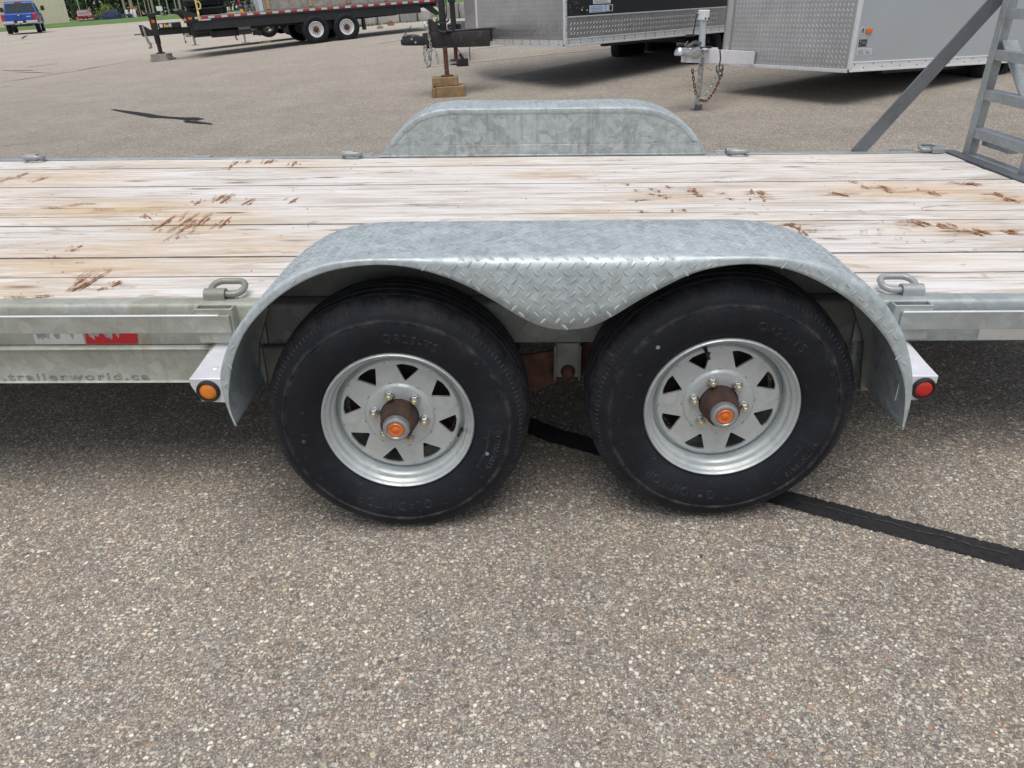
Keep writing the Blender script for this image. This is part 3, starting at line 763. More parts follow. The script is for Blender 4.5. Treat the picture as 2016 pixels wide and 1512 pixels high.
# ================================================================ BACKGROUND TRAILERS
def chain(m, pts, pitch=.045, wire=.006, wide=.016, mi=0):
    """links along a polyline"""
    P = [Vector(p) for p in pts]; seg = [(P[i+1]-P[i]).length for i in range(len(P)-1)]; tot = sum(seg)
    def at(s):
        for i, L in enumerate(seg):
            if s <= L or i == len(seg)-1: return P[i].lerp(P[i+1], min(1, s/L))
            s -= L
    n = max(2, int(tot/pitch))
    for k in range(n):
        a = at(k*tot/n); b = at((k+1)*tot/n); c = (a+b)/2; d = (b-a).normalized()
        x = d.orthogonal().normalized(); y = d.cross(x)
        sd_ = (x if k % 2 else y); hl = pitch*.66 - wide*.5
        loop = [c + d*(hl*e) + (d*cos(q)*e + sd_*sin(q)) * wide*.55 for e, qs in ((1, (-1.57, -.5, .5, 1.57)), (-1, (1.57, .5, -.5, -1.57))) for q in qs]
        m.tube(loop, wire, 5, mi, closed=True)

def lozenge(m, c, u, v, n, L=.022, W=.0062, H=.0016, mi=0):
    """one raised tread: a low six-sided ridge"""
    pts = [(-1, 0, 0), (-.62, .68, 0), (0, 1, 0), (.62, .68, 0), (1, 0, 0), (.62, -.68, 0), (0, -1, 0), (-.62, -.68, 0), (-.55, 0, .85), (0, 0, 1), (.55, 0, .85)]
    vs = [c + u*(a*L/2) + v*(b*W/2) + n*(h*H + .0002) for a, b, h in pts]
    m.add(vs, [(0, 1, 8), (1, 2, 9, 8), (2, 3, 10, 9), (3, 4, 10), (4, 5, 10), (5, 6, 9, 10), (6, 7, 8, 9), (7, 0, 8)], mi)

def tread_sheet(m, o, ux, uy, n, w, h, sx, sy, L, W, H, inside=None, ang=radians(48)):
    """treads over a flat panel: o corner, ux/uy axes"""
    ny = int(h/sy); nx = int(w/sx)
    for j in range(ny):
        for i in range(nx):
            a = (i + .5 + (.5 if j % 2 else 0))*sx; b = (j+.5)*sy
            if a > w - L*.5 or (inside and not inside(a, b)): continue
            q = ang if j % 2 else -ang
            u = ux*cos(q) + uy*sin(q); v = n.cross(u)
            lozenge(m, o + ux*a + uy*b, u, v, n, L, W, H)

# ---- black flatbed trailer with pintle tongue
BJ = Vector((-9.282, 19.184)); B_RZ = radians(25); B_PITCH = -.0123
BD = Vector((cos(B_RZ), sin(B_RZ)))
def black_flatbed():
    t = thing('flatbed_trailer', 'long black flatbed trailer with red and white tape, loaded with tyres and a crate', 'trailer', (BJ.x, BJ.y, 0), rot=(0, B_PITCH, B_RZ))
    # local: x along travel to the rear, y to the left (away), near side at y=-1.22
    XF, XE = .86, 7.16
    m = M(); m.box((XF, -1.22, 1.052), (XE, 1.22, 1.152)); m.build('deck_frame', BLACK_P, t, bevel=.01)
    m = M(); m.box((XF+.06, -1.2, 1.152), (XE-.06, 1.2, 1.172)); m.build('deck_floor', WOOD_G, t)
    k = 0; x = .97; wd = .1525
    while x < XE-.1:
        m = M(); m.box((x+.003, -1.2235, 1.101), (x+wd-.003, -1.2205, 1.148))
        m.build('reflective_tape', RED_TD if k % 2 else WHITE_TD, t); x += wd; k += 1
    m = M(); m.box((1.06, -1.2235, 1.06), (1.33, -1.2205, 1.09)); m.build('reflective_tape', WHITE_TD, t)
    for y in (-.62, .62):
        m = M(); m.prism([(XF, 1.052), (XF, .72), (1.3, .69), (1.95, .70), (2.2, .79), (4.6, .80), (6.1, .83), (6.7, .95), (XE, .98), (XE, 1.052)], lambda a, b, d: (a, d, b), y-.06, y+.06); m.build('main_beam', BLACK_RUSTY, t, bevel=.01)
    m = M()
    for i in range(18): m.box((.95+i*.36, -1.15, .985), (1.01+i*.36, 1.15, 1.05))
    stuff(m.build('cross_member', BLACK_P, t))
    m = M(); m.box((XF+.02, -1.19, .86), (XE-.5, -1.15, 1.05)); m.build('side_sill', BLACK_P, t)
    m = M(); m.box((-.22, -.11, .785), (1.0, .11, .93)); m.build('tongue', BLACK_P, t, bevel=.008)
    m = M(); m.prism([(-.29, 1.05), (-.20, 1.04), (-.05, .93), (-.05, .785), (-.27, .785)], lambda a, b, d: (a, d, b), -.13, .13); m.build('tongue_plate', BLACK_RUSTY, t, bevel=.006)
    m = M(); m.tube([(-.27, 0, .84), (-.40, 0, .84), (-.43, .03, .84)], .018, 8); m.build('pintle_eye', STEEL_DK, t)
    m = M(); chain(m, [(-.21, -.15, 1.0), (-.19, -.17, .80), (-.14, -.17, .62), (-.16, -.17, .50), (-.10, -.17, .64)], .06, .011, .03); chain(m, [(-.2, -.16, .92), (-.18, -.19, .66), (-.12, -.19, .55)], .06, .011, .03); m.build('safety_chain', CHAIN_S, t)
    j = M(); j.box((-.01, -.12, .78), (.13, .12, 1.05)); j.box((-.04, -.1, 1.2), (.15, .1, 1.295)); j.cyl((.06, 0, .38), (.06, 0, 1.22), .052, 14); j.cyl((.06, 0, .60), (.06, 0, .80), .068, 14); j.cyl((.06, 0, .95), (.06, 0, 1.22), .085, 14); j.cyl((.06, 0, .372), (.06, 0, .395), .11, 14)
    jk = j.build('tongue_jack', BLACK_P, t, bevel=.004)
    m = M(); m.box((.02, -.128, 1.07), (.1, -.118, 1.14)); m.build('jack_reflector', ORANGE, jk)
    m = M(); m.box((.15, -.26, .932), (.68, .10, 1.055)); tb = m.build('toolbox', BLACK_P, t, bevel=.01)
    for x0, x1, mt, zt in ((.18, .25, STICK_W, 1.035), (.28, .32, STICK_Y, 1.035), (.325, .38, STICK_Y, 1.01), (.39, .455, STICK_B, 1.035)):
        m = M(); m.box((x0, -.2625, .962), (x1, -.2605, zt)); m.build('sticker', mt, tb)
    for y0 in (-1.22, 1.16):
        m = M(); m.prism([(.62, 1.34), (.70, 1.34), (1.14, 1.16), (XF, 1.02)], lambda a, b, d: (a, d, b), y0, y0+.06); m.build('bulkhead_wing', BLACK_P, t, bevel=.005)
    m = M(); m.box((.64, -1.16, 1.30), (.70, 1.16, 1.345)); m.build('bulkhead_bar', STEEL_DK, t, bevel=.005)
    m = M(); m.box((.82, -1.232, 1.10), (.905, -1.22, 1.15)); m.build('marker_reflector', ORANGE, t)
    m = M(); m.lathe([(0, -.02), (.03, -.015), (.035, 0)], 16, 'Y', (.745, -1.222, 1.10)); m.build('marker_light', AMBER_L, t)
    m = M(); m.box((.72, -1.215, 1.03), (.86, -1.1, 1.14)); m.build('front_corner', BLACK_P, t)
    for z in (.97, .88, .79, .70):
        m = M(); m.box((.88, -1.10, z), (1.26, -1.03, z+.028)); m.build('step', BLACK_P, t)
    for xx in (.86, 1.26):
        m = M(); m.box((xx, -1.10, .69), (xx+.035, -1.03, 1.05)); m.build('step_upright', BLACK_P, t)
    m = M(); m.box((1.30, -.9, .66), (1.95, -.68, .80)); m.build('undertray', BLACK_RUSTY, t)
    m = M(); m.box((1.92, -1.1, .68), (2.24, -.95, .88)); lg = m.build('landing_leg', BLACK_RUSTY, t, bevel=.008)
    m = M(); m.prism([(1.90, .87), (1.92, .93), (1.98, .90), (2.05, .94), (2.14, .90), (2.22, .94), (2.26, .87)], lambda a, b, d: (a, d, b), -1.115, -1.10); m.build('rusty_plate', RUST, lg)
    m = M(); m.box((1.94, -1.115, .80), (2.22, -1.105, .868)); m.build('pale_plate', STICK_G, lg)
    m = M(); m.cyl((2.04, -1.03, .50), (2.05, -1.03, .70), .022, 10); m.box((1.95, -1.10, .487), (2.14, -.96, .50)); m.build('foot', CHAIN_S, lg)
    m = M(); m.tube([(1.86, -1.0, .70), (1.84, -1.0, .62), (1.87, -1.0, .56)], .018, 6); m.build('hanging_bracket', RUST, t)
    proto = None
    for ax in (3.815, 4.612):
        for s in (-1, 1):
            if proto is None:
                wm = M(); wm.lathe([(.17, .24), (.175, -.005), (.20, -.025), (.26, -.033), (.31, -.022), (.333, 0), (.338, .03), (.331, .045), (.338, .06), (.338, .17), (.33, .20), (.28, .22)], 56, 'Y')
                wh = wm.build('wheel', RUBBER, t)
                r_ = M(); r_.lathe([(.184, -.012), (.188, -.023), (.179, -.025), (.172, -.012), (.163, .012), (.142, .038), (.130, .026), (.126, .018), (.07, .018), (.0, .018)], 40, 'Y'); rim = r_.build('rim', WHITE_D, wh)
                for q in range(10):
                    a = 2*pi*q/10; h_ = M(); h_.cyl((.099*cos(a), .019, .099*sin(a)), (.099*cos(a), .011, .099*sin(a)), .0125, 8); h_.build('hand_hole', STICK_K, wh)
                h_ = M(); h_.lathe([(.068, .018), (.064, -.018), (.046, -.022), (.042, -.06), (.0, -.064)], 16, 'Y')
                for q in range(8):
                    a = 2*pi*q/8+.2; h_.cyl((.066*cos(a), .018, .066*sin(a)), (.066*cos(a), -.02, .066*sin(a)), .013, 6)
                h_.build('hub', RUST, wh); proto = wh
            else: wh = copy_tree(proto, t)
            wh.location = (ax, -1.19 if s < 0 else 1.19, .665)
            if s > 0: wh.rotation_euler = (0, 0, pi)
        m = M(); m.cyl((ax, -.95, .665), (ax, .95, .665), .055, 10); m.build('axle', BLACK_P, t)
    m = M(); m.box((3.5, -.98, .66), (4.9, -.9, .92)); m.build('spring_pack', BLACK_P, t)
    m = M(); m.prism([(5.07, 1.05), (5.11, 1.05), (5.13, .56), (5.06, .56)], lambda a, b, d: (a, d, b), -1.16, -.98); m.build('mud_flap', BLACK_RUB, t)
    m = M(); m.prism([(6.75, 1.0), (6.95, 1.05), (7.22, .80), (7.10, .76)], lambda a, b, d: (a, d, b), -1.12, -1.04); m.build('tail_bracket', BLACK_P, t)
    m = M(); m.tube([(.70, -.14, .79), (.73, -.16, .71), (.84, -.15, .70), (.88, -.15, .80)], .008, 5); m.tube([(.69, -.14, .79), (.69, -.15, .66), (.70, -.15, .60)], .007, 5); m.box((.685, -.17, .56), (.715, -.13, .62)); m.build('wiring', BLACK_RUB, t)
    return t
black_flatbed()
def on_bed(x, y, z): # local flatbed coordinates to world
    c, s = cos(B_RZ), sin(B_RZ)
    return (BJ.x + x*c - y*s, BJ.y + x*s + y*c, z + .0123*x)
ZB = 1.174
def lying_tyre(x, y, z, R, H, lb, seed):
    m = M(); pr = [(R*.6, .02), (R*.8, 0), (R*.95, .02), (R, .045)]
    k = 5
    for i in range(k):
        a = .045 + (H-.09)*i/k; b = .045 + (H-.09)*(i+1)/k
        pr += [(R, a+.003), (R, b-.010), (R-.010, b-.008), (R-.010, b-.003)]
    pr += [(R, H-.045), (R*.95, H-.02), (R*.8, H), (R*.6, H-.02)]
    m.lathe(pr, 48, 'Z'); o = m.build('spare_tyre', RUBBER); o.location = on_bed(x, y, z); o.rotation_euler = (0, -.0123, seed)
    tag(o, lb, 'tyre', 'tyres stacked on the black trailer')
    return o
lying_tyre(1.25, -.72, ZB, .425, .182, 'bottom tyre of the near stack on the black trailer', 0)
lying_tyre(1.22, -.72, ZB+.184, .425, .182, 'second tyre up in the near stack on the black trailer', 1)
lying_tyre(1.24, -.70, ZB+.368, .425, .182, 'third tyre up in the near stack on the black trailer', 2)
lying_tyre(1.44, .22, ZB, .44, .20, 'bottom tyre of the stack behind, right of the near stack', 3)
lying_tyre(1.42, .22, ZB+.202, .44, .20, 'upper tyre of the stack behind, right of the near stack', 4)
m = M()
m.tube([(1.07, -1.24, 1.06), (1.07, -1.24, 1.19), (1.08, -1.17, 1.26), (1.08, -1.165, 1.48), (1.10, -1.16, 1.75)], .026, 6)
m.tube([(1.09, -1.19, 1.31), (1.15, -1.20, 1.32), (1.17, -1.20, 1.41), (1.14, -1.19, 1.47), (1.09, -1.18, 1.47)], .018, 6)
o = m.build('ratchet_strap', STRAP); o.location = (BJ.x, BJ.y, 0); o.rotation_euler = (0, B_PITCH, B_RZ); tag(o, 'yellow webbing strap over the near tyre stack', 'strap')
def crate():
    t = thing('timber_crate', 'long grey weathered timber crate with tan stakes on the black trailer', 'crate', on_bed(2.52, 0, ZB), rot=(0, B_PITCH, B_RZ))
    for k in range(4):
        z = k*.235
        for a, b in ((.10, 2.2), (2.205, 4.5)):
            m = M(); m.box((a, -1.02-.006*(k % 2), z+.004), (b, -.97, z+.231)); m.build('board', WOOD_G, t, bevel=.004)
    m = M(); m.box((.1, -.97, 0), (4.5, 1.05, .94)); m.build('inner_box', WOOD_G, t)
    m = M(); m.box((.0, -1.03, 0), (.098, -.2, .94)); m.build('end_panel', STICK_S, t)
    for x in (.19, 1.24, 2.22, 3.2, 4.2):
        m = M(); m.box((x, -1.07, .03), (x+.065, -1.028, .95)); m.build('stake', STAKE, t, bevel=.004)
crate()
for i, (x, lb) in enumerate([(2.22, 'left steel cylinder with knobbed cap on the black trailer'), (2.38, 'right steel cylinder with knobbed cap next to the crate')]):
    m = M(); m.lathe([(0, 0), (.06, 0), (.065, .02), (.065, .12), (.052, .135), (.058, .15), (.024, .16), (.022, .19), (.035, .21), (.022, .235), (0, .24)], 20, 'Z'); o = m.build('steel_cylinder', STEEL_DK); o.location = on_bed(x, -.9, ZB); tag(o, lb, 'cylinder', 'steel cylinders on the black trailer')
t = thing('ratchet_binder', 'red upright bar with yellow and blue fittings at its foot on the black trailer', 'bar', on_bed(2.06, -.9, ZB), B_RZ)
m = M(); m.tube([(.04, 0, .1), (.0, 0, .5)], .02, 8); m.build('bar', REDPOLE, t)
m = M(); m.box((.0, -.04, 0), (.08, .04, .08)); m.build('base', STICK_Y, t, bevel=.01)
m = M(); m.box((-.02, -.05, .08), (.08, .05, .16)); m.build('collar', NAVY_P, t, bevel=.01)
m = M(); m.lathe([(0, 0), (.025, .01), (.025, .04), (0, .05)], 10, 'Z', (-.06, 0, .10)); m.build('white_cap', WHITE_D, t)

def plank_block(name, lb, loc, rz, boards, cat='timber block', grp=None):
    t = thing(name, lb, cat, loc, rz, group=grp)
    for (a, b, mt) in boards:
        m = M(); m.box(a, b); m.build('timber', mt, t, bevel=.006)
    return t
GJ = gz(BJ.x, BJ.y)
plank_block('jack_block', 'stack of grey weathered timbers under the jack of the black flatbed trailer', (BJ.x+.05, BJ.y+.02, GJ), radians(-8),
    [((-.23, -.17, 0), (.24, .17, .05), WOOD_G), ((-.215, -.16, .051), (.23, .16, .10), WOOD_G), ((-.215, -.02, .101), (.21, .16, .365-GJ), WOOD_G), ((-.21, -.16, .101), (.22, -.025, .365-GJ), WOOD_G), ((.24, -.05, .03), (.38, .02, .07), STEEL_DK)])

def second_trailer():
    t = thing('equipment_trailer', 'pale framed trailer parked behind the black flatbed with only wheels and frame showing', 'trailer', (BJ.x, BJ.y, 0), rot=(0, B_PITCH*1.6, B_RZ))
    yo = 3.0
    for y in (yo, yo+1.7):
        m = M(); m.box((.9, y, .61), (5.6, y+.09, .72)); m.build('frame_rail', WALLW, t, bevel=.008)
    m = M(); m.box((.9, yo-.2, .722), (5.6, yo+2.0, .77)); m.build('deck', STEEL_DK, t)
    for xx in (2.75, 3.65):
        m = M(); m.box((xx, yo-.2, .49), (xx+.25, yo-.06, .61)); m.build('spring_hanger', BLACK_RUSTY, t)
    m = M(); m.cyl((1.10, yo, .37), (1.10, yo, .63), .03, 12); m.box((1.0, yo-.08, .36), (1.2, yo+.08, .372)); m.build('landing_leg', CHAIN_S, t)
    proto = None
    for ax in (3.22, 3.89):
        for s in (0, 1):
            if proto is None:
                w_ = M(); w_.lathe([(.16, .18), (.16, 0), (.19, -.02), (.25, -.025), (.29, -.01), (.305, .03), (.305, .15), (.28, .18)], 40, 'Y'); wh = w_.build('wheel', RUBBER, t)
                r_ = M(); r_.lathe([(.165, 0), (.17, -.015), (.155, 0), (.14, .04)], 32, 'Y')
                for q in range(8):
                    a = 2*pi*q/8; r_.bar((.05*cos(a), .04, .05*sin(a)), (.145*cos(a), .04, .145*sin(a)), .018, .035, 0, (0, 1, 0))
                r_.lathe([(.055, .04), (.05, .0), (0, -.02)], 16, 'Y'); r_.build('rim', CHROME, wh); proto = wh
            else: wh = copy_tree(proto, t)
            wh.location = (ax, yo-.12 if s == 0 else yo+1.95, .395+.305)
            if s: wh.rotation_euler = (0, 0, pi)
second_trailer()

# ---- enclosed trailers
def enclosed(name, label, corner, rz, pitch, width, length, jack_w, side_mat, kick, tongue_mat, tread_pitch, nose_zrange, dark):
    """local frame: origin at the near front bottom corner, +x to the rear along the near side, +y across to the far side"""
    t = thing(name, label, 'trailer', corner, rot=(0, pitch, rz))
    H = 1.95
    m = M(); m.box((.012, .012, .0), (length, width, H)); m.build('body', BLACK_P if dark else GREY_PANEL, t)
    # front sheet with treads
    m = M(); m.box((-.006, .02, .075 if dark else .0), (.0, width-.03, H)); fs = m.build('front_panel', ALU_TP, t)
    m = M(); tread_sheet(m, Vector((-.006, width-.03, .085 if dark else .02)), Vector((0, -1, 0)), Vector((0, 0, 1)), Vector((-1, 0, 0)), width-.05, nose_zrange, tread_pitch, tread_pitch*.5, tread_pitch*.84, tread_pitch*.12, .0020)
    stuff(m.build('tread_pattern', ALU_TP, fs, smooth_deg=0))
    # near side
    zk = .36 if kick else .09
    m = M(); m.box((.03, -.004, zk), (length, .012, H)); sp_ = m.build('side_panel', side_mat, t)
    m = M(); m.box((-.01, -.016, -.012), (length, .0, .012)); m.box((-.008, -.009, .012), (length, .0, .078)); m.box((-.01, -.014, .078), (length, .0, .092)); bt = m.build('bottom_trim', ALU if dark else TRIM_W, t, bevel=.003)
    m = M(); x = .06; q = 0
    while x < length:
        for z in ((.062, .028) if dark else ((.064,) if q % 2 == 0 else (.03,))):
            m.cyl((x, -.008, z), (x, -.0125, z), .0075, 6)
        x += .22 if dark else .17; q += 1
    stuff(m.build('trim_screw', DARKBOLT, bt))
    if kick:
        m = M(); m.box((.03, -.006, .094), (length, .0, .352)); kp = m.build('kick_panel', ALU_TP, t)
        m = M(); tread_sheet(m, Vector((.04, -.006, .10)), Vector((1, 0, 0)), Vector((0, 0, 1)), Vector((0, -1, 0)), 3.3, .24, .062, .031, .048, .009, .0034); stuff(m.build('kick_tread', ALU_TP, kp, smooth_deg=0))
        m = M(); m.box((.03, -.011, .35), (length, .0, .366)); m.build('kick_trim', ALU, t)
    m = M(); m.box((-.018, -.012, .012), (.03, .03, H)); m.build('corner_post', ALU, t, bevel=.006)
    if dark:
        m = M(); m.box((-.012, .04, -.01), (.0, width-.02, .074)); fb = m.build('front_trim', ALU, t)
        m = M(); y = .12
        while y < width: m.cyl((-.010, y, .062), (-.016, y, .062), .007, 6); m.cyl((-.010, y, .02), (-.016, y, .02), .007, 6); y += .2
        stuff(m.build('trim_screw', DARKBOLT, fb))
        m = M(); z = .2
        while z < H: m.cyl((.008, -.012, z), (.008, -.017, z), .007, 6); z += .17
        stuff(m.build('post_screw', DARKBOLT, t))
        m = M(); m.box((-.02, width-.03, -.01), (.02, width+.02, H)); m.build('far_corner_post', ALU, t, bevel=.006)
        m = M(); m.prism([(.012, width+.022), (.30, width+.74), (.34, width+.72), (.05, width+.0)], lambda a, b, d: (a, b, d), .0, H); m.build('nose_side_panel', ALU_TP, t)
    else:
        m = M(); m.box((-.02, .02, -.02), (.0, width-.02, .018)); m.build('front_trim', ALU, t, bevel=.003)
        m = M(); m.cyl((0, width-.06, .02), (0, width-.06, H), .06, 14); m.build('rounded_far_corner', ALU_TP, t)
    # running gear
    m = M(); ax = []
    for q, xx in enumerate((3.2, 4.06)):
        for s in (0, 1):
            w_ = M(); w_.lathe([(.19, .2), (.2, 0), (.28, -.02), (.34, .0), (.36, .05), (.36, .15), (.34, .2), (.2, .2)], 32, 'Y'); w_.lathe([(0, .06), (.19, .05), (.2, .0)], 32, 'Y'); wh = w_.build('wheel', RUBBER, t)
            wh.location = (xx, .06 if s == 0 else width-.26, -corner[2] + .40 + .02)
    m = M(); m.box((1.0, .25, -.07), (length, .32, 0)); m.box((1.0, width-.32, -.07), (length, width-.25, 0)); m.box((3.2, .1, -.16), (3.27, width-.1, -.07)); m.build('chassis', BLACK_P, t)
    return t

def world_of(t):
    return Matrix.Translation(t.location) @ t.rotation_euler.to_matrix().to_4x4()

# grey trailer (right)
GA = atan2(.557, .83)
gt = enclosed('cargo_trailer', 'silver grey enclosed trailer with tread plate front and an aluminium tongue', (3.535, 7.32, .40), GA, radians(3.2), 1.86, 6.6, None, GREY_PANEL, False, ALU_W, .052, 1.15, False)
def loc_of(t, P):
    return world_of(t).inverted() @ Vector(P)
def tongue_grey():
    t = gt; jl = loc_of(t, (1.975, 7.65, .58))
    tip = Vector((jl.x-.28, jl.y+.02, jl.z+.0)); zc = .155
    # A-frame beams
    for s, nm in ((-1, 'tongue_beam'), (1, 'tongue_beam')):
        m = M(); a = Vector((tip.x+.06, tip.y + s*.035, zc)); b = Vector((-.035, jl.y + (.20 if s < 0 else .62), .085))
        m.bar(a, b, .055, .15); m.build(nm, ALU_W, t, bevel=.004)
    m = M(); m.box((jl.x-.08, jl.y-.11, zc+.055), (jl.x+.14, jl.y+.11, zc+.075)); m.build('jack_plate', ALU_W, t)
    m = M()
    m.prism([(-.36, .02), (-.35, .055), (-.30, .075), (-.24, .06), (-.14, .085), (.10, .085), (.02, .03), (-.12, -.04), (-.18, -.02), (-.32, .0)], lambda a, b, d: (jl.x+a, jl.y+d, zc+b), -.07, .07)
    cp = m.build('coupler', CHROME, t, bevel=.012, seg=2)
    m = M(); m.lathe([(0, .055), (.03, .05), (.055, .02), (.06, -.02), (.05, -.03)], 20, 'Z', (jl.x-.34, jl.y, zc+.03)); m.build('ball_socket', CHROME, cp)
    m = M(); m.bar((jl.x-.24, jl.y, zc+.09), (jl.x-.10, jl.y, zc+.14), .04, .018); m.bar((jl.x-.28, jl.y-.01, zc+.10), (jl.x-.22, jl.y+.01, zc+.14), .012, .012); m.bar((jl.x-.14, jl.y, zc+.13), (jl.x+.0, jl.y, zc+.115), .045, .03); m.build('latch', STEEL_DK, cp)
    m = M(); m.lathe([(0, -.008), (.022, -.008), (.022, .0)], 14, 'Y', (jl.x-.04, jl.y-.075, zc+.035)); m.build('bolt', CHROME, cp)
    # jack
    zf = -jl.z  # placeholder
    Mi = world_of(t).inverted(); up_ = (Mi.to_3x3() @ Vector((0, 0, 1))).normalized()
    base = Mi @ Vector((1.975, 7.65, .03))
    def J(h, dx=0, dy=0): return base + up_*h + Vector((dx, dy, 0))
    m = M(); m.cyl(J(.60), J(.99), .036, 18); m.lathe([(0, 0), (.075, 0), (.08, .008), (.075, .016), (0, .016)], 20, 'Z', J(.615)); jk = m.build('jack_tube', TUBE_Z, t)
    m = M(); m.box(tuple(J(.94, -.045, -.05)), tuple(J(1.045, .05, .05))); m.build('gear_head', WHITE_D, jk, bevel=.008)
    for dx in (-.022, .027):
        m = M(); p = J(.96, dx, -.051); m.cyl(p, p+Vector((0, -.008, 0)), .009, 8); m.build('gear_screw', DARKBOLT, jk)
    m = M(); m.tube([J(1.0, -.033, .022), J(1.0, -.062, .042), J(.86, -.078, .052), J(.80, -.085, .057)], .007, 6); m.build('crank_arm', BLACK_P, jk)
    m = M(); m.cyl(J(.79, -.07, .047), J(.785, -.155, .104), .016, 10); m.build('crank_grip', BLACK_RUB, jk)
    m = M(); m.tube([J(.668, .11*cos(a), .11*sin(a)) for a in [2*pi*k/20 for k in range(20)]], .011, 6, closed=True); m.build('cable_coil', BLACK_RUB, jk)
    m = M(); m.box(tuple(J(.05, -.030, -.03)), tuple(J(.56, .030, .03))); m.build('jack_leg', CHAIN_S, jk, bevel=.004)
    m = M(); m.box(tuple(J(-.012, -.075, -.06)), tuple(J(.002, .075, .06))); m.box(tuple(J(.0, -.034, -.034)), tuple(J(.06, .034, .034))); m.build('jack_foot', STEEL_DK, jk, bevel=.004)
    m = M(); m.tube([J(.64, .155, -.13), J(.55, .155, -.15), J(.46, .15, -.14)], .008, 6); m.build('tie_cord', BLACK_RUB, jk)
    # safety chains
    R3 = Mi.to_3x3(); X = R3 @ Vector((1, 0, 0)); Y = R3 @ Vector((0, 1, 0))
    def W(x, y, z): return Mi @ Vector((1.975+x, 7.50+y, z))
    m = M(); chain(m, [W(-.03, -.02, .50), W(-.04, -.02, .36), W(-.05, -.02, .22), W(-.045, 0, .16), W(.04, 0, .19), W(.10, 0, .30), W(.15, 0, .42), W(.19, 0, .48)], .034, .0048, .016); m.build('safety_chain', CHAIN_S, t)
    m = M(); chain(m, [W(-.10, .1, .47), W(-.085, .08, .36), W(-.06, .04, .22), W(.0, .02, .14), W(.06, .0, .14), W(.13, 0, .22), W(.18, 0, .33), W(.215, 0, .44)], .038, .0056, .018); m.build('safety_chain', CHAIN_R, t)
    m = M(); chain(m, [W(.16, 0, .50), W(.17, 0, .43), W(.18, 0, .40)], .06, .008, .028); chain(m, [W(.20, 0, .50), W(.215, 0, .42)], .06, .008, .028); m.build('chain_hook', STEEL_DK, t)
    m = M(); m.tube([W(-.12, .06, .50), W(-.11, .03, .45), W(-.05, 0, .47), W(-.02, 0, .50)], .004, 5); m.tube([W(.03, 0, .50), W(.09, 0, .46), W(.16, 0, .48)], .004, 5); m.build('wiring', STEEL_DK, t)
    m = M(); p = W(-.035, -.03, .53); m.lathe([(0, -.012), (.018, -.012), (.02, .0)], 12, 'Y', p); m.build('chain_bolt', STEEL_DK, t)
    # stickers and marker on the near side
    def S_(x0, x1, z0, z1, mt, nm, d=.0065, par=None):
        q = M(); q.box((x0, -d, z0), (x1, -.0035, z1)); return q.build(nm, mt, par or t)
    q = M(); q.lathe([(0, -.007), (.034, -.007), (.034, -.0035)], 24, 'Y', (.105, 0, .405)); rs = q.build('round_sticker', STICK_W, t)
    q = M(); q.lathe([(.026, -.0085), (.012, -.0085), (.012, -.007)], 18, 'Y', (.105, 0, .405)); q.box((.08, -.0088, .40), (.13, -.0075, .413)); q.build('sticker_print', STICK_P, rs)
    q = M(); q.box((.165, -.022, .375), (.265, -.004, .425)); q.build('marker_light', ORANGE, t, bevel=.006)
    bs = S_(.075, .215, .245, .315, STICK_K, 'black_sticker')
    q = M(); q.lathe([(0, -.0085), (.013, -.0085), (.013, -.0065)], 12, 'Y', (.098, 0, .295)); q.lathe([(0, -.0085), (.009, -.0085), (.009, -.0065)], 12, 'Y', (.098, 0, .263)); q.lathe([(0, -.0085), (.008, -.0085), (.008, -.0065)], 12, 'Y', (.198, 0, .262))
    for k in range(3): q.box((.125, -.008, .268+.013*k), (.19 + .012*(k % 2), -.0068, .274+.013*k))
    q.build('sticker_print', STICK_G, bs)
    ss = S_(.065, .335, .155, .228, STICK_S, 'silver_sticker')
    q = M()
    for k in range(4): q.box((.085, -.008, .168+.013*k), (.2 - .02*(k % 3), -.0068, .173+.013*k))
    for k in range(3): q.box((.225+.03*k, -.008, .168), (.24+.03*k, -.0068, .21 - .01*k))
    q.build('sticker_print', STICK_G, ss)
tongue_grey()

